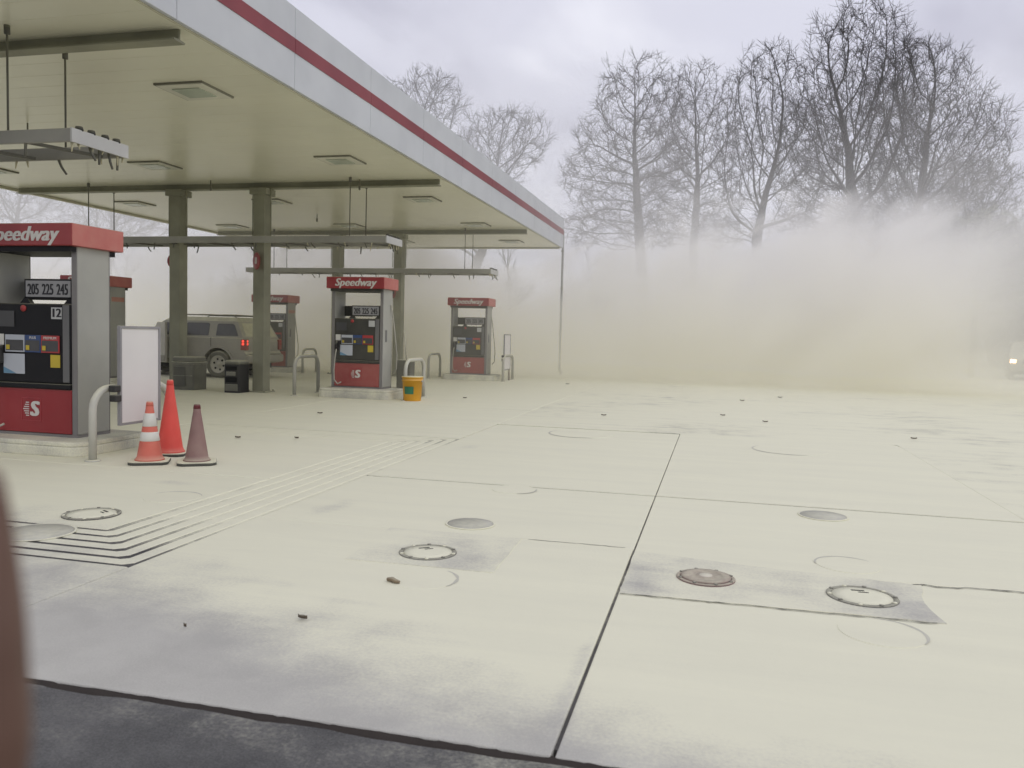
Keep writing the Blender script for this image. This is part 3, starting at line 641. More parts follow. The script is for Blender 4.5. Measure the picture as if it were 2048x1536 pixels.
m_board = mat('board_white', (0.70, 0.675, 0.665), 0.5, dust=0.2, side=0.06, var=0.05)
m_bframe = mat('board_frame', (0.22, 0.215, 0.24), 0.45, dust=0.5, side=0.10)
def board(label, x, y0, y1, z0, z1):
    t = thing('sign_board', label, 'sign board', (x, (y0+y1)/2, 0), 0, 'blank framed boards clamped to hoop guards')
    d = (y1-y0)/2; f = 0.028
    part('panel', bx(-0.008, 0.008, -d+f-0.004, d-f+0.004, z0+f-0.004, z1-f+0.004), m_board, t)
    for (a, b_, c, e) in ((-d, -d+f, z0, z1), (d-f, d, z0, z1), (-d+f, d-f, z0, z0+f), (-d+f, d-f, z1-f, z1)):
        part('frame_bar', bx(-0.02, 0.02, a, b_, c, e), m_bframe, t, bevel=0.004)
    for y, z in ((-d-0.02, 0.62), (-d-0.03, 0.72)):
        b = MB(); b.box(-0.05, 0.03, y-0.06, y+0.03, z-0.035, z+0.035); part('clamp', b, m_blk, t, bevel=0.01)
    b = MB(); b.tube([(0.0, d-0.08, z0+0.01), (0.0, d-0.08, -0.01)], 0.03, 10); part('leg', b, mat('leg_brown', (0.22, 0.17, 0.14), 0.6, dust=0.4, side=0.15), t)
    return t
board('large blank white board in a grey frame behind the traffic cones', -5.92, 7.15, 7.78, 0.335, 1.36)
board('narrow framed board clamped beside the fog-veiled pump', -6.0, 23.08, 23.82, 0.32, 1.37)

# ------------------------------------------------------------------ traffic cones
def cone(label, loc, rz, h, r0, body, white, base_half, mouth=None):
    t = thing('traffic_cone', label, 'traffic cone', loc, rz, 'traffic cones by the white board')
    bh = 0.032
    b = MB(); a = base_half; c_ = 0.05
    b.prism([(-a+c_, -a), (a-c_, -a), (a, -a+c_), (a, a-c_), (a-c_, a), (-a+c_, a), (-a, a-c_), (-a, -a+c_)], 0, bh)
    part('base', b, mat('cone_base', (0.03, 0.03, 0.032), 0.7, dust=1.0, side=0.06), t, bevel=0.008)
    def rr(z): return r0 + (0.026-r0)*(z-bh)/(h-bh)
    prof = [(r0+0.018, bh), (r0+0.01, bh+0.012)] + [(rr(bh+q*(h-bh)/16)+(0.003 if q % 16 == 15 else 0), bh+q*(h-bh)/16) for q in range(1, 17)]
    prof += [(0.018, h), (0.016, h-0.05), (0.0, h-0.06)]
    b = MB(); b.lathe(prof, 28); part('body', b, body, t)
    for (z0, z1) in white:
        b = MB(); b.lathe([(rr(z0)+0.001, z0), (rr(z0)+0.0035, z0+0.002), (rr(z1)+0.0035, z1-0.002), (rr(z1)+0.001, z1)], 28); part('reflective_band', b, m_white, t)
    b = MB(); b.lathe([(rr(h*0.94)+0.0045, h*0.93), (rr(h)+0.006, h*0.985), (rr(h)+0.001, h+0.001)], 20); part('top_collar', b, mouth or body, t)
    return t
m_cone1 = mat('cone_orange_dusty', (0.62, 0.075, 0.05), 0.55, dust=0.5, side=0.13, var=0.15, scale=9)
m_cone2 = mat('cone_orange', (0.70, 0.045, 0.035), 0.5, dust=0.4, side=0.05, var=0.15, scale=9)
m_cone3 = mat('cone_maroon', (0.16, 0.05, 0.065), 0.6, dust=0.5, side=0.13, var=0.2, scale=9)
m_mouth = mat('cone_mouth_dark', (0.12, 0.02, 0.025), 0.6, dust=0.2)
cone('orange traffic cone with two white bands, dusted with powder', (-5.46, 7.03, 0), rad(31), 0.615, 0.125, m_cone1, ((0.225, 0.315), (0.37, 0.50)), 0.185)
cone('tall plain bright orange traffic cone between the two shorter cones', (-5.62, 7.56, 0), rad(20), 0.80, 0.135, m_cone2, (), 0.18)
cone('dull maroon traffic cone thickly coated with powder', (-5.02, 7.17, 0), rad(34), 0.595, 0.115, m_cone3, (), 0.185, m_mouth)

# ------------------------------------------------------------------ bins, bucket, squeegee box
m_bin = mat('bin_grey', (0.085, 0.085, 0.075), 0.6, dust=0.55, side=0.12, var=0.2)
m_binlid = mat('bin_lid', (0.11, 0.11, 0.10), 0.6, dust=0.8, side=0.14)
t = thing('trash_bin', 'squat dark grey litter bin beside the column, with raised lid band', 'bin', (-11.07, 15.55, 0))
def rbox(mb, hx, hy, z0, z1, r, tx=1.0):
    p = []
    for (cx_, cy_, a0) in ((hx-r, -hy+r, -90), (hx-r, hy-r, 0), (-hx+r, hy-r, 90), (-hx+r, -hy+r, 180)):
        for k in range(6): a = rad(a0+k*18); p.append((cx_+r*math.cos(a), cy_+r*math.sin(a)))
    n = len(p); mb.add([(q[0], q[1], z0) for q in p] + [(q[0]*tx, q[1]*tx, z1) for q in p], [tuple(range(n-1, -1, -1)), tuple(range(n, 2*n))] + [(i, (i+1) % n, n+(i+1) % n, n+i) for i in range(n)])
b = MB(); rbox(b, 0.26, 0.26, 0.0, 0.56, 0.07, 1.04); part('body', b, m_bin, t, bevel=0.01)
b = MB(); rbox(b, 0.285, 0.285, 0.56, 0.60, 0.08); part('rim', b, m_binlid, t, bevel=0.012)
b = MB(); rbox(b, 0.272, 0.272, 0.60, 0.71, 0.09, 0.97); part('lid', b, m_bin, t, bevel=0.025)
part('front_panel', bx(-0.20, 0.08, -0.278, -0.262, 0.08, 0.50), mat('bin_panel', (0.05, 0.05, 0.047), 0.6, dust=0.3, side=0.09), t, bevel=0.004)
b = MB(); b.box(-0.24, 0.25, -0.282, -0.263, 0.30, 0.315); part('moulded_rib', b, m_binlid, t)
t = thing('service_bin', 'black slotted windscreen service bin against the column', 'bin', (-9.80, 15.36, 0))
b = MB(); rbox(b, 0.185, 0.2, 0.0, 0.60, 0.05); part('body', b, m_blk, t, bevel=0.012)
b = MB(); rbox(b, 0.195, 0.21, 0.60, 0.68, 0.06, 0.88); part('lid', b, m_bin, t, bevel=0.03)
m_hole = mat('slot_black', (0.006, 0.006, 0.006), 0.8, dust=0.0)
for z0, z1 in ((0.475, 0.555), (0.22, 0.33)): part('slot', bx(-0.13, 0.13, -0.21, -0.198, z0, z1), m_hole, t, bevel=0.006)
part('towel_holder', bx(-0.12, 0.10, -0.215, -0.199, 0.36, 0.44), m_binlid, t, bevel=0.006)
part('lower_panel', bx(-0.15, 0.15, -0.207, -0.198, 0.04, 0.18), m_bin, t, bevel=0.006)
t = thing('squeegee_box', 'grey squeegee box on the ground between the bucket pump and its hoop', 'squeegee box', (-6.32, 16.15, 0))
b = MB(); rbox(b, 0.15, 0.14, 0.0, 0.78, 0.03, 1.05); part('body', b, m_bin, t, bevel=0.01)
b = MB(); b.tube([(0.02, 0.0, 0.7), (-0.05, 0.02, 1.35)], 0.012, 8); part('squeegee_handle', b, m_hose, t)
t = thing('bucket', 'yellow plastic bucket with a green label by the pale hoop', 'bucket', (-5.86, 15.36, 0))
m_bkt = mat('bucket_yellow', (0.72, 0.36, 0.02), 0.45, dust=0.3, side=0.03, var=0.1)
b = MB(); b.lathe([(0.0, 0.0), (0.165, 0.0), (0.175, 0.012), (0.20, 0.40), (0.212, 0.40), (0.212, 0.425), (0.202, 0.425), (0.202, 0.455), (0.214, 0.455), (0.214, 0.475), (0.19, 0.475), (0.16, 0.10), (0.0, 0.09)], 32); part('pail', b, m_bkt, t)
b = MB(); b.lathe([(0.0, 0.49), (0.21, 0.487), (0.217, 0.48), (0.217, 0.47), (0.2, 0.47)], 32); part('lid', b, mat('lid_powdered', (0.70, 0.5, 0.14), 0.6, dust=0.9), t)
b = MB(); n = 12; vs = []
for k in range(n+1):
    a = rad(-122 + 60*k/n)
    for z in (0.14, 0.29): rr_ = 0.168+0.035*z/0.4+0.0045; vs.append((rr_*math.cos(a), rr_*math.sin(a), z))
b.add(vs, [(2*k, 2*k+2, 2*k+3, 2*k+1) for k in range(n)], 0, True); part('label', b, mat('label_green', (0.015, 0.17, 0.09), 0.4, dust=0.1, side=0.03), t)
b = MB(); b.tube([(0.21, -0.02, 0.42), (0.235, -0.03, 0.36), (0.225, -0.06, 0.30)], 0.006, 6); b.lathe([(0.0, 0.0), (0.02, 0.0), (0.02, 0.02), (0.0, 0.02)], 10, (0.2, -0.02, 0.40), axis='x'); part('bail', b, mat('bail_steel', (0.5, 0.5, 0.5), 0.4, metal=0.6), t)

# ------------------------------------------------------------------ SUV
def suv(label, origin, rz, paint, dusty=True, lamps_on=False, open_door=True):
    """local axes: +x forward from the rear bumper, y across, z up"""
    t = thing('suv', label, 'car', origin, rz)
    m_tyre = mat('tyre', (0.05, 0.05, 0.047), 0.8, dust=0.7, side=0.22)
    m_rim = mat('rim', (0.55, 0.53, 0.45), 0.45, dust=0.4, side=0.16)
    m_glass = mat('car_glass', (0.035, 0.037, 0.045), 0.18, dust=0.5, side=0.06, spec=0.5)
    m_clad = mat('cladding', (0.10, 0.095, 0.085), 0.7, dust=0.5, side=0.18)
    m_under = mat('underbody', (0.012, 0.012, 0.012), 0.9, dust=0.1)
    Wd = 1.84; rw, fw, wr = 0.86, 3.70, 0.365; ar = 0.455
    def arc(cx_, n=10):
        return [(cx_+ar*math.cos(math.pi*k/n), 0.36+ar*math.sin(math.pi*k/n)) for k in range(n+1)]
    low = [(4.68, 0.36)] + arc(fw)[0:] + arc(rw)[0:] + [(0.04, 0.40), (0.0, 0.50), (0.0, 0.66), (0.05, 0.72), (0.05, 0.98), (0.09, 1.09), (3.28, 1.09), (3.45, 1.06), (4.4, 0.97), (4.62, 0.88), (4.70, 0.72), (4.72, 0.5)]
    b = MB(); b.prism(low, 0.0, Wd, 'y'); part('body', b, paint, t, bevel=0.035, seg=3)
    part('underbody', bx(0.25, 4.5, 0.12, Wd-0.12, 0.24, 0.52), m_under, t)
    # cabin
    bot = [(0.07, 0.02), (3.30, 0.02), (3.30, Wd-0.02), (0.07, Wd-0.02)]; top = [(0.40, 0.17), (2.42, 0.17), (2.42, Wd-0.17), (0.40, Wd-0.17)]; z0, z1 = 1.07, 1.60
    b = MB(); mid = [(0.32, 0.14), (2.60, 0.14), (2.60, Wd-0.14), (0.32, Wd-0.14)]
    vs = [(p[0], p[1], z0) for p in bot] + [(p[0], p[1], 1.52) for p in mid] + [(p[0]+(0.12 if p[0] < 1 else -0.15), p[1]+(0.12 if p[1] < 1 else -0.12), 1.63) for p in mid]
    fs = [(0, 1, 5, 4), (1, 2, 6, 5), (2, 3, 7, 6), (3, 0, 4, 7), (4, 5, 9, 8), (5, 6, 10, 9), (6, 7, 11, 10), (7, 4, 8, 11), (8, 9, 10, 11), (3, 2, 1, 0)]
    b.add(vs, fs); cab = part('cabin', b, paint, t, bevel=0.03, seg=3)
    def yside(z): return 0.02 + (z-1.07)/(1.52-1.07)*0.12
    def side_win(u, sgn, name):
        ring = []; off = 0.007
        for (x, z) in u:
            y = yside(z)-off if sgn < 0 else Wd-yside(z)+off; ring.append((x, y, z))
        inn = [(x, y+(0.02 if sgn < 0 else -0.02), z) for (x, y, z) in ring]; n = len(ring); q = MB()
        q.add(ring+inn, [tuple(range(n)), tuple(range(2*n-1, n-1, -1))] + [(i, (i+1) % n, n+(i+1) % n, n+i) for i in range(n)]); part(name, q, m_glass, t, bevel=0.006)
    for sgn in (-1, 1):
        side_win([(1.16, 1.13), (1.89, 1.13), (1.89, 1.44), (1.83, 1.475), (1.20, 1.475), (1.16, 1.44)], sgn, 'side_window')
        side_win([(0.25, 1.13), (0.93, 1.13), (0.93, 1.43), (0.89, 1.46), (0.47, 1.46), (0.41, 1.43)], sgn, 'quarter_window')
        side_win([(2.00, 1.13), (2.9, 1.13), (2.55, 1.46), (2.00, 1.475)], sgn, 'side_window')
    # windscreen and tailgate glass on the sloped planes
    def xr(z): return 0.07+(z-1.07)/0.45*0.25
    def xf(z): return 3.30-(z-1.07)/0.45*0.70
    for fx, nm, s_ in ((xr, 'rear_window', -1), (xf, 'windscreen', 1)):
        za, zb = 1.13, 1.48; q = MB(); e = 0.008*s_
        q.add([(fx(za)+e, 0.16, za), (fx(za)+e, Wd-0.16, za), (fx(zb)+e, Wd-0.26, zb), (fx(zb)+e, 0.26, zb), (fx(za)-2*e, 0.16, za), (fx(za)-2*e, Wd-0.16, za), (fx(zb)-2*e, Wd-0.26, zb), (fx(zb)-2*e, 0.26, zb)], [(0, 1, 2, 3), (7, 6, 5, 4), (0, 4, 5, 1), (1, 5, 6, 2), (2, 6, 7, 3), (3, 7, 4, 0)])
        part(nm, q, mat('powdered_glass', (0.42, 0.40, 0.24), 0.7, dust=0.8, side=0.3) if dusty else m_glass, t)
    # door seams, handles, cladding, bumper
    for sgn, y in ((-1, -0.004), (1, Wd+0.004)):
        for x in (1.06, 1.95, 3.0): part('door_seam', bx(x-0.006, x+0.006, y-0.002, y+0.002, 0.5, 1.08), m_under, t)
        for x in (1.12, 2.02): part('door_handle', bx(x, x+0.16, y-0.012, y+0.012, 0.94, 0.975), paint, t, bevel=0.006)
        part('sill_cladding', bx(rw+ar+0.02, fw-ar-0.02, y-0.008, y+0.008, 0.37, 0.50), m_clad, t, bevel=0.01)
        for cx_ in (rw, fw):
            q = MB(); n = 14; pts_ = [(cx_+(ar+0.055)*math.cos(math.pi*k/n), 0.36+(ar+0.055)*math.sin(math.pi*k/n)) for k in range(n+1)] + [(cx_+(ar-0.01)*math.cos(math.pi*k/n), 0.36+(ar-0.01)*math.sin(math.pi*k/n)) for k in range(n, -1, -1)]
            q.prism(pts_, y-0.012, y+0.012, 'y'); part('arch_trim', q, paint, t, bevel=0.006)
    part('rear_bumper', bx(-0.09, 0.06, 0.02, Wd-0.02, 0.42, 0.64), paint, t, bevel=0.05)
    part('bumper_step', bx(-0.10, 0.0, 0.18, Wd-0.18, 0.642, 0.66), m_clad, t, bevel=0.006)
    part('front_bumper', bx(4.60, 4.80, 0.02, Wd-0.02, 0.38, 0.66), m_clad, t, bevel=0.05)
    part('number_plate', bx(0.032, 0.048, 0.72, 1.12, 0.78, 0.92), m_white, t, bevel=0.004)
    part('grille', bx(4.66, 4.725, 0.5, Wd-0.5, 0.68, 0.86), m_under, t, bevel=0.01)
    for y0, y1 in ((-0.006, 0.14), (Wd-0.14, Wd+0.006)):
        tl = part('tail_light', bx(-0.002, 0.17, y0, y1, 0.76, 1.05), mat('tail_lens', (0.30, 0.03, 0.03), 0.3, dust=0.2, side=0.10), t, bevel=0.02)
        for zc in (0.925, 1.0):
            q = MB(); yy = (y0-0.002 if y0 < 0.5 else y1+0.002); q.lathe([(0.0, -0.006), (0.03, -0.006), (0.034, 0.0), (0.034, 0.012), (0.0, 0.012)], 16, (0.085, yy, zc), axis='y')
            mt_ = mat('tail_lamp_lit', (0.8, 0.05, 0.03), 0.3, dust=0, emit=(1.0, 0.09, 0.06), es=1.1) if (lamps_on != 'head' and y0 > 0.5) else m_redp
            part('tail_bulb', q, mt_, tl); q = MB(); q.lathe([(0.0, -0.008), (0.03, -0.008), (0.034, 0.0), (0.0, 0.004)], 16, (-0.002, (y0+y1)/2, zc), axis='x'); part('tail_bulb', q, mt_, tl)
        hl = part('headlight', bx(4.60, 4.705, y0+0.02 if y0 < 0.5 else y0-0.1, y1+0.1 if y0 < 0.5 else y1-0.02, 0.70, 0.86), mat('head_lens_lit', (0.8, 0.75, 0.6), 0.2, dust=0, emit=(1.0, 0.55, 0.26), es=14.0) if lamps_on == 'head' else mat('head_lens', (0.55, 0.55, 0.52), 0.2, dust=0.2), t, bevel=0.02)
    # wheels: tyre, rim with holes
    for cx_ in (rw, fw):
        for yy, s_ in ((0.13, -1), (Wd-0.13, 1)):
            wh = bpy.data.objects.new('wheel', None); COL.objects.link(wh); wh.parent = t; wh.location = (cx_, yy, wr); wh.empty_display_size = 0.05
            q = MB(); q.lathe([(0.24, -0.11), (0.33, -0.12), (0.36, -0.09), (0.367, 0.0), (0.36, 0.09), (0.33, 0.12), (0.24, 0.11)], 36, axis='y', cap=False); part('tyre', q, m_tyre, wh)
            q = MB(); o_ = s_*0.10; prof = [(0.0, o_*0.75), (0.06, o_*0.75), (0.075, o_*0.45), (0.19, o_*0.62), (0.215, o_*0.95), (0.25, o_*1.02), (0.252, o_*0.6), (0.0, 0.0)]
            q.lathe(prof, 36, axis='y'); part('rim', q, m_rim, wh)
            for k in range(6):
                a = rad(60*k+15); q = MB(); q.lathe([(0.0, o_*0.60), (0.030, o_*0.60), (0.030, o_*0.66), (0.0, o_*0.66)], 10, (0.145*math.cos(a), 0, 0.145*math.sin(a)), axis='y'); part('rim_hole', q, m_under, wh)
            q = MB(); q.lathe([(0.0, o_*0.95), (0.045, o_*0.9), (0.05, o_*0.7)], 14, axis='y'); part('hub_cap', q, m_rim, wh)
    # roof rack
    for y in (0.36, Wd-0.36):
        q = MB(); q.tube([(0.52, y, 1.625), (0.6, y, 1.685), (2.1, y, 1.685), (2.2, y, 1.625)], 0.018, 8); part('rack_rail', q, m_clad, t)
    for x in (0.62, 1.32): part('rack_bar', bx(x, x+0.34, 0.36, Wd-0.36, 1.675, 1.71), m_clad, t, bevel=0.01)
    for sgn, y in ((-1, -0.16), (1, Wd+0.02)):
        part('mirror', bx(2.92, 3.06, y, y+0.14, 1.10, 1.25), paint, t, bevel=0.03)
    if open_door:   # front door swung out on its hinge
        q = MB(); d0 = Vector((2.78, Wd+0.02, 0)); u = Vector((-0.82, 0.57, 0)); v = Vector((0.57, 0.82, 0))*0.06
        def pt(s_, z, k): p_ = d0+u*s_+v*k; return (p_.x, p_.y, z)
        prof = [(0.0, 0.40), (1.0, 0.40), (1.0, 1.10), (0.98, 1.46), (0.35, 1.46), (0.0, 1.10)]; n = len(prof)
        q.add([pt(s_, z, 0) for s_, z in prof]+[pt(s_, z, 1) for s_, z in prof], [tuple(range(n)), tuple(range(2*n-1, n-1, -1))]+[(i, (i+1) % n, n+(i+1) % n, n+i) for i in range(n)])
        dr = part('open_door', q, paint, t, bevel=0.015)
        q = MB(); pr = [(0.03, 0.42), (0.97, 0.42), (0.97, 0.58), (0.03, 0.58)]
        q.add([pt(s_, z, 1.02) for s_, z in pr]+[pt(s_, z, 1.2) for s_, z in pr], [(0, 1, 2, 3), (7, 6, 5, 4), (0, 4, 5, 1), (1, 5, 6, 2), (2, 6, 7, 3), (3, 7, 4, 0)]); part('door_pocket', q, m_clad, dr)
        q = MB(); q.add([pt(s_, z, -0.1) for s_, z in pr]+[pt(s_, z, -0.02) for s_, z in pr], [(0, 1, 2, 3), (7, 6, 5, 4), (0, 4, 5, 1), (1, 5, 6, 2), (2, 6, 7, 3), (3, 7, 4, 0)]); part('door_cladding', q, m_clad, dr)
    return t
m_suv = mat('suv_paint', (0.31, 0.295, 0.26), 0.42, dust=0.7, side=0.16, var=0.12)
suv('light grey SUV thick with powder, tail light glowing, stopped between pump rows', (-12.12, 19.42+1.84, 0), math.pi, m_suv)
CARX = 13.15
m_car2 = mat('dark_car_paint', (0.06, 0.06, 0.07), 0.4, dust=0.5, side=0.1)
suv('dark car with headlights burning inside the powder cloud on the street side', (CARX, 43.0, 0), rad(-105), m_car2, dusty=False, lamps_on='head', open_door=False)

# ------------------------------------------------------------------ tank lids
m_iron = mat('lid_iron', (0.16, 0.155, 0.165), 0.7, dust=0.85, side=0.1, var=0.25, scale=30, bump=0.4)
m_ring = mat('ring_iron', (0.075, 0.07, 0.078), 0.7, dust=0.32, side=0.1, var=0.3, scale=40, bump=0.4)
m_lidp = mat('lid_powdered_white', (0.5, 0.49, 0.46), 0.8, dust=1.0, side=0.2, scale=24)
m_maroon = mat('lid_maroon', (0.14, 0.055, 0.07), 0.7, dust=0.42, side=0.1, var=0.3, scale=30, bump=0.4)
m_pink = mat('lid_center_pale', (0.55, 0.48, 0.46), 0.8, dust=0.6)
m_arc = mat('dusty_gap', (0.46, 0.45, 0.42), 0.9, dust=0.4, scale=14)
def lid(label, x, y, r, kind, start=2.6, span=3.4):
    t = thing('tank_lid', label, 'tank lid', (x, y, 0.0), rnd.uniform(0, 6), 'round tank lids set in the concrete')
    z = 0.004 if kind != 'buried' else 0.0028
    if kind == 'bare':       # clear iron rim with bolts, powdered lid, slot
        b = MB(); b.lathe([(r*1.0, z-0.004), (r*1.0, z+0.005), (r*0.97, z+0.007), (r*0.86, z+0.007), (r*0.85, z-0.003)], 48); part('ring', b, m_ring, t)
        b = MB(); b.lathe([(r*0.835, z-0.003), (r*0.83, z+0.005), (r*0.5, z+0.006), (0.0, z+0.0065)], 48); part('lid', b, m_slab, t)
        for k in range(10):
            a = k*0.628; b = MB(); b.lathe([(0.012, z+0.006), (0.012, z+0.012), (0.0, z+0.013)], 8, (r*0.925*math.cos(a), r*0.925*math.sin(a), 0)); part('bolt', b, m_slab if k % 2 else m_ring, t)
        b = MB(); b.box(-0.035, 0.035, r*0.46, r*0.54, z+0.002, z+0.0075); part('lift_slot', b, m_hole, t); b = MB(); b.box(-0.005, 0.05, r*0.30, r*0.36, z+0.002, z+0.0075); part('lift_slot', b, m_hole, t)
    elif kind == 'maroon':
        b = MB(); b.lathe([(r, z-0.004), (r, z+0.008), (r*0.96, z+0.010), (r*0.88, z+0.010), (r*0.87, z+0.004)], 48); part('ring', b, m_maroon, t)
        b = MB(); b.lathe([(r*0.86, z), (r*0.855, z+0.016), (r*0.6, z+0.018), (r*0.58, z+0.014), (r*0.32, z+0.014), (r*0.3, z+0.018), (0.0, z+0.019)], 48); part('lid', b, m_maroon, t)
        b = MB(); b.lathe([(r*0.24, z+0.015), (r*0.22, z+0.021), (0.0, z+0.022)], 24); part('cap', b, m_pink, t)
        for k in range(8):
            a = k*0.785; b = MB(); b.lathe([(0.011, z+0.006), (0.011, z+0.015), (0.0, z+0.016)], 8, (r*0.92*math.cos(a), r*0.92*math.sin(a), 0)); part('bolt', b, m_ring, t)
    elif kind == 'grey':     # flat lid blown clear of powder
        b = MB(); b.lathe([(r, z-0.004), (r*0.995, z+0.003), (r*0.93, z+0.003), (r*0.925, z-0.002)], 48); part('ring', b, m_slab, t)
        b = MB(); b.lathe([(r*0.915, z-0.003), (r*0.91, z+0.003), (0.0, z+0.004)], 48); part('lid', b, mat('lid_grey', (0.36, 0.355, 0.36), 0.8, dust=0.55, scale=20, var=0.3), t)
    else:                    # buried: only part of the edge reads through the coat
        b = MB(); b.lathe([(r*0.99, z-0.004), (r*0.985, z-0.0006), (0.0, z-0.0004)], 48, smooth=False); part('lid', b, m_slab, t)
        b = MB(); n = 26; a0 = t.rotation_euler.z; vs = []
        for k in range(n+1):
            f = k/n; a = start-a0 + span*f; w_ = (0.10*r**0.5)*0.11*math.sin(math.pi*f)**0.7*(0.6+0.8*abs(math.sin(9*f+x*7)))+0.002
            vs += [((r+w_)*math.cos(a), (r+w_)*math.sin(a), z+0.0002), ((r-w_*1.5)*math.cos(a), (r-w_*1.5)*math.sin(a), z+0.0002)]
        b.add(vs, [(2*k, 2*k+2, 2*k+3, 2*k+1) for k in range(n)]); part('edge_gap', b, m_arc, t)
    return t
lid('bare-rimmed white tank lid by the grooved concrete', -4.33, 4.95, 0.195, 'bare')
lid('wide greyish tank lid lying across the grooved ribs', -4.28, 4.40, 0.24, 'grey')
lid('faint powder-buried tank lid beyond the grooves, nearest the cones', -4.2, 5.68, 0.22, 'buried', 0.6, 2.2)
lid('white tank lid with a dark slot in the square concrete patch', -1.70, 4.78, 0.18, 'bare')
lid('plain grey tank lid touching the edge of the square patch', -1.68, 5.62, 0.18, 'grey')
lid('small faint lid near the cross joint beyond the square patch', -1.70, 7.02, 0.20, 'buried', -1.2, 1.6)
lid('wide buried lid in the slab next to the grooved band end', -1.80, 11.4, 0.46, 'buried', 2.6, 2.6)
lid('wide buried lid in the rounded corner slab', 0.95, 10.9, 0.46, 'buried', 2.5, 2.6)
lid('faint greyish lid just in front of the long cross joint', 0.87, 6.86, 0.19, 'grey')
lid('maroon painted tank lid with a pale centre', -0.01, 4.79, 0.165, 'maroon')
lid('large white tank lid with dark bolted rim in the long patch', 0.82, 4.72, 0.185, 'bare')
lid('half-buried ring behind the bolted lid of the long patch', 0.84, 5.39, 0.19, 'buried', 0.7, 2.6)
lid('half-buried ring in front of the long patch', 0.82, 4.17, 0.20, 'buried', -0.6, 2.2)
lid('faint ring in front of the square patch, beside a brown twig', -1.55, 4.27, 0.20, 'buried', -0.5, 1.6)

# ------------------------------------------------------------------ scraps lying on the powder
m_leaf = mat('dead_leaf', (0.085, 0.06, 0.04), 0.8, dust=0.15, side=0.03)
m_leaf2 = mat('scrap_tan', (0.26, 0.20, 0.13), 0.8, dust=0.25)
def scrap(label, x, y, s_, rz, kind='leaf'):
    b = MB()
    if kind == 'twig':
        b.tube([(-s_, 0, 0.012), (-s_*0.3, 0.006, 0.016), (s_*0.4, -0.004, 0.014), (s_, 0.004, 0.010)], [0.010, 0.014, 0.013, 0.008], 7); m_ = m_leaf2
    else:
        n = 7; vs = []
        for k in range(n):
            f = k/(n-1); wd = s_*0.55*math.sin(math.pi*min(max(f, 0.04), 0.96)); x_ = (f-0.5)*2*s_; cz = 0.008+0.03*(f-0.5)**2*s_/0.05
            vs += [(x_, -wd, cz+0.016), (x_, 0, cz), (x_, wd, cz+0.012)]
        fs = []
        for k in range(n-1):
            a = k*3; fs += [(a, a+3, a+4, a+1), (a+1, a+4, a+5, a+2)]
        b.add(vs, fs, 0, True); m_ = m_leaf
    o = part('dead_leaf' if kind == 'leaf' else 'twig', b, m_, None, loc=(x, y, 0.002), rot=(0, 0, rz))
    if kind == 'leaf':
        so = o.modifiers.new('thick', 'SOLIDIFY'); so.thickness = 0.003
    return tag(o, label, kind if kind == 'twig' else 'leaf', 'dead leaves scattered on the powder' if kind == 'leaf' else None)
scrap('short brown twig lying by the square patch', -1.67, 4.14, 0.042, rad(-18), 'twig')
scrap('curled dark leaf lying alone on the slab in front of the square patch', -1.85, 3.46, 0.026, rad(-8))
own = {0: 'dead leaf between the traffic cones and the second pump row, nearer the white board', 1: 'dead leaf lying level with another, nearer the grooved band', 2: 'dead leaf lying out in front of the bucket pump', 6: 'dead leaf just beyond the rounded corner of the tank slab', 8: 'dead leaf in the open beside the yellow bucket', 9: 'dead leaf near the foot of the canopy downspout', 11: 'dead leaf on the bare grey slab near the road edge'}
for k, (x, y) in enumerate(((-5.71, 8.98), (-5.05, 9.24), (-6.22, 12.14), (-1.86, 14.15), (0.15, 15.24), (0.84, 14.41), (2.83, 12.93), (1.53, 20.81), (-5.1, 16.45), (-4.04, 22.76), (0.6, 19.2), (-2.3, 3.2))):
    scrap(own.get(k, 'small dark dead leaf on the open lot between the tank slab and the cloud'), x, y, (0.022+0.0016*y) if y > 4 else 0.010, rnd.uniform(-0.4, 0.4))

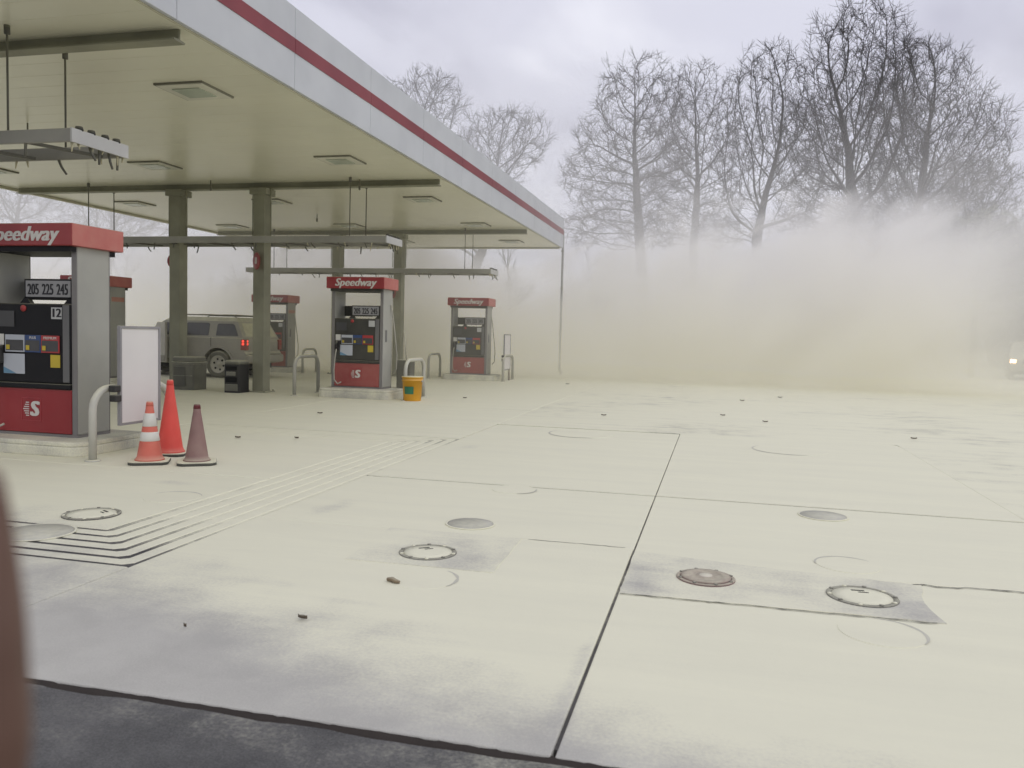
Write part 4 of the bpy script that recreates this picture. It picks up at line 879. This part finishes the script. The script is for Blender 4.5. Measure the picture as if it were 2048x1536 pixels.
# ------------------------------------------------------------------ photographer's hand at the left edge
def hand():
    m = mat('skin', (0.155, 0.088, 0.062), 0.5, dust=0.0, var=0.15, scale=60, bump=0.1)
    Rw = M3; O = Vector((0, 0, CAMH))
    def q(px, py, d): return O + Rw @ Vector(((px-1024)/FPX*d, -(py-768)/FPX*d, -d))
    d = 0.26
    V = []; E_ = []; Rr = []
    def chain(pts, radii, start=None):
        prev = start
        for p_, r_ in zip(pts, radii):
            V.append(p_); Rr.append(r_)
            if prev is not None: E_.append((prev, len(V)-1))
            prev = len(V)-1
        return prev
    # wrist and palm lie below and to the left, outside the picture
    V.append(q(-210, 1990, d+0.01)); Rr.append(0.030)                    # palm centre (root)
    chain([q(-290, 2260, d), q(-380, 2560, d-0.01), q(-560, 3200, d-0.03)], [0.027, 0.026, 0.034], 0)
    chain([q(-95, 1800, d), q(-8, 1500, d), q(-16, 1230, d), q(-36, 1040, d), q(-50, 930, d)], [0.014, 0.0112, 0.0102, 0.0090, 0.0072], 0)   # index finger, raised
    chain([q(-215, 1800, d+0.01), q(-230, 1560, d+0.03), q(-220, 1500, d+0.055), q(-215, 1620, d+0.065)], [0.013, 0.0096, 0.009, 0.0075], 0)
    chain([q(-310, 1840, d+0.012), q(-335, 1620, d+0.03), q(-325, 1570, d+0.053), q(-315, 1680, d+0.06)], [0.0125, 0.0092, 0.0086, 0.0072], 0)
    chain([q(-390, 1900, d+0.014), q(-420, 1730, d+0.028), q(-410, 1690, d+0.045), q(-400, 1770, d+0.05)], [0.0115, 0.0082, 0.0076, 0.0065], 0)
    chain([q(-110, 2080, d+0.02), q(-20, 1990, d+0.035), q(10, 1890, d+0.05)], [0.0145, 0.011, 0.0085], 0)
    me = bpy.data.meshes.new('hand'); me.from_pydata([tuple(v) for v in V], E_, [])
    o = bpy.data.objects.new('person', me); COL.objects.link(o)
    sk = o.modifiers.new('skin', 'SKIN'); sk.use_smooth_shade = True
    for i, r_ in enumerate(Rr): me.skin_vertices[0].data[i].radius = (r_, r_)
    me.skin_vertices[0].data[0].use_root = True
    ss = o.modifiers.new('sub', 'SUBSURF'); ss.levels = 2; ss.render_levels = 2
    me.materials.append(m)
    dg = bpy.context.evaluated_depsgraph_get(); dg.update()
    me2 = bpy.data.meshes.new_from_object(o.evaluated_get(dg)); me2.name = 'hand'
    o.modifiers.clear(); o.data = me2
    if not me2.materials: me2.materials.append(m)
    for p_ in me2.polygons: p_.use_smooth = True
    tag(o, 'bare hand with one finger raised, blurred at the edge of the view', 'person')
# ------------------------------------------------------------------ trees
from mathutils import kdtree
m_bark = mat('bark', (0.045, 0.038, 0.037), 0.9, dust=0.10, var=0.3, scale=5)
m_twig = mat('twig_bark', (0.033, 0.028, 0.029), 0.9, dust=0.04, var=0.2, scale=3)
TY = 52.0
def world_at(px, py, Y):     # point of the depth plane Y that the photograph shows there
    d = M3 @ Vector(((px-1024)/FPX, -(py-768)/FPX, -1)); k = Y/d.y; return Vector((d.x*k, Y, CAMH+d.z*k))
def tx(px, Y=TY): return world_at(px, 690, Y).x
def tube_edges(V, F, a, b_, ra, rb, n):
    d = (b_-a)
    if d.length < 1e-5: return
    d.normalize(); u = d.orthogonal().normalized(); v = d.cross(u); o = len(V)
    for p, r in ((a, ra), (b_, rb)):
        for k in range(n): t_ = 6.28318*k/n; V.append(p+(u*math.cos(t_)+v*math.sin(t_))*r)
    for k in range(n): k2 = (k+1) % n; F.append((o+k, o+k2, o+n+k2, o+n+k))
def bare_tree(label, px, Y, ells, seed, r0=0.26, fork=0.3, pts=900, group='bare trees behind the powder cloud', name='bare_tree', step=0.33, twig=1.0, lean=0.0, rmin=0.0104):
    """branches grow towards points strewn through the crown's own volume (space colonisation)"""
    rn = random.Random(seed); x0 = tx(px, Y); t = thing(name, label, 'tree' if name == 'bare_tree' else 'shrub', (x0, Y, -0.08), 0, group)
    E = []
    for (ex, ey, erx, ery) in ells:
        c = world_at(ex, ey, Y); s_ = Y*1.03/FPX; E.append((Vector((c.x-x0, rn.uniform(-0.5, 0.5), c.z)), erx*s_, erx*s_*0.85, ery*s_))
    pts = int(pts*2.0); vol = sum(e[1]*e[2]*e[3] for e in E); A = []
    for e in E:
        for k in range(int(pts*e[1]*e[2]*e[3]/vol)+1):
            while True:
                q = Vector((rn.uniform(-1, 1), rn.uniform(-1, 1), rn.uniform(-1, 1)))
                if 0.12 < q.length < 1 and rn.random() < 0.35+0.65*q.length: break
            A.append(e[0]+Vector((q.x*e[1], q.y*e[2], q.z*e[3])))
    A = [a for a in A if a.z > 1.2*(name == 'bare_tree') + 0.15]
    zt = max(a.z for a in A); nodes = [Vector((0, 0, 0))]; par = [-1]; c0 = E[0][0]
    hf = fork*zt; n0 = max(2, int(hf/step)); w = Vector((0, 0, 0))
    for k in range(1, n0+1):
        f = k/n0; w += Vector((rn.gauss(0, 0.035), rn.gauss(0, 0.035), 0)); nodes.append(Vector((c0.x*0.75*f*f, 0, hf*f))+w); par.append(len(nodes)-2)
    di = 9.0; alive = list(A); kids = {}
    for it in range(130):
        kd = kdtree.KDTree(len(nodes))
        for i, q in enumerate(nodes): kd.insert(q, i)
        kd.balance(); pull = {}; keep = []
        for a in alive:
            q, i, dd = kd.find(a)
            if dd < step*1.5: continue
            keep.append(a)
            if dd < di:
                v = (a-q).normalized(); pull[i] = pull.get(i, Vector((0, 0, 0)))+v
        alive = keep
        if not pull or not alive: break
        di = max(3.0, di*0.85); added = 0
        for i, v in pull.items():
            if kids.get(i, 0) > 3: continue
            if v.length < 0.05: v = Vector((rn.gauss(0, 1), rn.gauss(0, 1), 1))
            d = v.normalized(); prev = (nodes[i]-nodes[par[i]]).normalized() if par[i] >= 0 else Vector((0, 0, 1))
            d = (d + prev*0.95 + Vector((rn.gauss(0, 0.10), rn.gauss(0, 0.10), rn.gauss(0.09, 0.10)))).normalized()
            nodes.append(nodes[i]+d*step); par.append(i); kids[i] = kids.get(i, 0)+1; added += 1
        if not added: break
    n = len(nodes); w_ = [0.0]*n; ch = [0]*n
    for i in range(1, n): ch[par[i]] += 1
    nt = sum(1 for i in range(n) if ch[i] == 0); e_ = min(2.6, max(1.7, math.log(nt)/math.log(r0/0.012)))
    for i in range(n-1, -1, -1):
        if ch[i] == 0: w_[i] = 0.012**e_
        if par[i] >= 0: w_[par[i]] += w_[i]
    R_ = [x**(1/e_) for x in w_]; k_ = r0/R_[0] if R_[0] > r0 else 1.0
    R_ = [max(rmin*1.25, x*(k_ if x > 0.05 else 1.0)) for x in R_]
    # trunk and heavy limbs
    V = []; F = []; Vt = []; Ft = []
    for i in range(1, n):
        p = par[i]; big = i <= n0
        ra, rb = R_[p], R_[i]; ra = min(ra, rb*1.6) if not big else ra
        if i == 1: ra = R_[0]*1.35
        tube_edges(Vt if big else V, Ft if big else F, nodes[p], nodes[i]+(nodes[i]-nodes[p])*0.06, ra, rb, 9 if big else (6 if rb > 0.06 else (4 if rb > 0.03 else 3)))
    # fine shoots on the outer wood
    def shoot(p, d, L, lv):
        d = (d+Vector((rn.gauss(0, 0.15), rn.gauss(0, 0.15), rn.gauss(0.12, 0.12)))).normalized(); q = p+d*L*0.5; d2 = (d+Vector((rn.gauss(0, 0.16), rn.gauss(0, 0.16), rn.gauss(0.12, 0.12)))).normalized(); e2 = q+d2*L*0.5
        tube_edges(V, F, p, q, rmin, rmin*0.85, 3); tube_edges(V, F, q, e2, rmin*0.85, rmin*0.5, 3)
        if lv:
            for k in range(2): shoot(p.lerp(q, rn.random()) if k else q, (d+Vector((rn.gauss(0, 0.8), rn.gauss(0, 0.8), rn.gauss(0, 0.6)))).normalized(), L*rn.uniform(0.45, 0.7), lv-1)
    for i in range(n0+1, n):
        if R_[i] < 0.045 and nodes[i].z > hf*0.6:
            d = (nodes[i]-nodes[par[i]]).normalized()
            for k in range(1 + (ch[i] == 0) + (rn.random() < 0.6*twig)):
                ax = Vector((rn.gauss(0, 1), rn.gauss(0, 1), rn.gauss(0, 0.8))).normalized(); shoot(nodes[i], (d+ax*0.85).normalized(), rn.uniform(0.4, 1.0)*(0.6+0.4*twig), 1)
    me = bpy.data.meshes.new('trunk'); me.from_pydata([tuple(v) for v in Vt], [], Ft); me.materials.append(m_bark)
    for p_ in me.polygons: p_.use_smooth = True
    put('trunk', me, t)
    me = bpy.data.meshes.new('crown'); me.from_pydata([tuple(v) for v in V], [], F); me.materials.append(m_twig); put('crown', me, t)
    return t
bare_tree('slender bare tree with level lower boughs next to the canopy corner', 1280, TY, [(1275, 270, 100, 150), (1255, 350, 125, 110), (1240, 450, 130, 55)], 11, 0.32, 0.66, 1200)
bare_tree('bare tree with a crooked bough, between the slender and the forked tree', 1388, TY+3, [(1390, 250, 78, 125), (1385, 360, 85, 80), (1380, 450, 90, 45)], 23, 0.28, 0.58, 1050)
bare_tree('bare tree forked low into two ascending stems', 1500, TY+1, [(1535, 220, 78, 130), (1520, 320, 90, 90), (1610, 330, 60, 90), (1470, 440, 70, 50), (1640, 430, 60, 45)], 37, 0.32, 0.42, 1400)
bare_tree('tallest bare tree with a broad dense crown', 1692, TY, [(1715, 170, 100, 155), (1705, 270, 125, 110), (1690, 390, 110, 70), (1640, 440, 80, 35)], 41, 0.50, 0.46, 2400, twig=1.2)
bare_tree('wide bare tree spreading towards the street from a thick trunk', 1812, TY-1, [(1840, 230, 95, 140), (1900, 290, 105, 110), (1850, 380, 120, 60), (1790, 440, 100, 35)], 53, 0.46, 0.44, 2400, twig=1.2)
bare_tree('slim bare tree between the wide tree and the pine', 1885, TY+3, [(1935, 390, 85, 70), (1900, 440, 60, 50)], 67, 0.2, 0.5, 600)
bare_tree('rounded bare tree rising just behind the canopy stripe', 925, TY, [(1010, 285, 95, 68), (960, 330, 90, 60), (880, 440, 130, 50)], 71, 0.34, 0.55, 1100)
bare_tree('bare tree with upswept twigs showing above the middle of the stripe', 800, TY, [(850, 205, 88, 58), (820, 300, 110, 60)], 83, 0.26, 0.6, 800)
bare_tree('twiggy bare tree seen under the canopy beyond the SUV', 560, TY+2, [(560, 470, 110, 70), (540, 400, 90, 60)], 97, 0.2, 0.55, 500)
bare_tree('frosted bare tree beyond the canopy edge above the pump numbered 12', 30, 46, [(30, 400, 110, 60), (60, 360, 100, 60)], 101, 0.2, 0.6, 700)
bare_tree('second frosted tree under the canopy edge, towards the columns', 220, 48, [(220, 450, 120, 50), (240, 400, 110, 50)], 103, 0.2, 0.6, 700)
bare_tree('low many-stemmed shrub at the foot of the forked tree', 1555, 46.5, [(1575, 595, 55, 40), (1540, 620, 40, 30)], 113, 0.07, 0.12, 160, 'leafless shrubs behind the cloud', 'bare_shrub', 0.25)
bare_tree('low dark shrub between the wide tree and the pine foot', 1880, 44, [(1880, 660, 45, 42)], 127, 0.05, 0.12, 160, 'leafless shrubs behind the cloud', 'bare_shrub', 0.2)
# pine at the street side
def pine(x, y, h):
    rn = random.Random(3)
    t = thing('pine_tree', 'ragged pine standing in the thin edge of the cloud', 'tree', (x, y, -0.08))
    b = MB(); b.tube([(0, 0, 0), (0.03, 0, h*0.4), (0.10, 0, h*0.75), (0.3, 0, h)], [0.15, 0.12, 0.08, 0.02], 8); part('trunk', b, m_bark, t)
    br = MB(); nd = MB()
    for k in range(60):
        f = rn.uniform(0.40, 1.0); z = h*f; a = rn.uniform(0, 6.28); L = (2.1*(1.15-f)**0.6+0.3)*rn.uniform(0.5, 1.15)*(1.25 if math.cos(a) > 0.3 else 0.95)
        el = rn.uniform(0.0, 0.55); d = Vector((math.cos(a)*math.cos(el), math.sin(a)*math.cos(el), math.sin(el)))
        p0 = Vector((0.12*f*2, 0, z)); br.tube([p0, p0+d*L*0.6, p0+d*L+Vector((0, 0, 0.12))], [0.03, 0.018, 0.006], 4)
        for c in range(int(9+L*8)):
            q = p0 + d*L*rn.uniform(0.25, 1.05) + Vector((rn.gauss(0, 0.12), rn.gauss(0, 0.12), rn.gauss(0.05, 0.08)))
            for s_ in range(15):
                e = Vector((rn.gauss(0, 1), rn.gauss(0, 1), rn.gauss(0.35, 0.8))).normalized()*rn.uniform(0.10, 0.2); u = e.orthogonal().normalized()*0.010
                nd.add([q, q+e*0.5+u, q+e, q+e*0.5-u], [(0, 1, 2, 3)])
    part('branches', br, m_bark, t)
    o = part('needles', nd, mat('needles', (0.035, 0.055, 0.04), 0.7, dust=0.35, side=0.08), t); o['kind'] = 'stuff'
pine(tx(1945, 40), 40.0, 7.2)
# dim mass of woodland further back
def far_wood():
    rn = random.Random(19); V = []; F = []
    def br(p, d, L, r, lv):
        q = p+d*L*0.5; d2 = (d+Vector((rn.gauss(0, 0.15), rn.gauss(0, 0.15), 0.05))).normalized(); e2 = q+d2*L*0.5
        tube_edges(V, F, p, q, r, r*0.8, 3); tube_edges(V, F, q, e2, r*0.8, r*0.45, 3)
        if lv:
            for k in range(5):
                s_ = p.lerp(q, rn.uniform(0.3, 1)) if k < 2 else q.lerp(e2, rn.random())
                br(s_, (d+Vector((rn.gauss(0, 0.6), rn.gauss(0, 0.6), rn.gauss(0.1, 0.4)))).normalized(), L*rn.uniform(0.4, 0.62), r*0.5, lv-1)
    for k in range(330):
        px = rn.uniform(-400, 2700) if k < 110 else rn.uniform(1700, 2500); Y = rn.uniform(64, 92); p = Vector((tx(px, Y), Y, -0.1)); hh = rn.uniform(6, 9.5)*(1.25 if px > 1700 else 0.8)  # right side crowded with added, taller trees to darken the haze there
        for s_ in range(rn.randint(1, 3)):
            a = rn.uniform(0, 6.28); e = rn.uniform(0.0, 0.3); br(p, Vector((math.cos(a)*e, math.sin(a)*e, 1)).normalized(), hh*rn.uniform(0.6, 0.9), rn.uniform(0.08, 0.14), 3)
    me = bpy.data.meshes.new('woodland'); me.from_pydata([tuple(v) for v in V], [], F); me.materials.append(m_twig)
    o = put('woodland', me); o['kind'] = 'stuff'; o['label'] = 'dim leafless woodland far behind the powder cloud'; o['category'] = 'woodland'
far_wood()
hand()
build_haze()
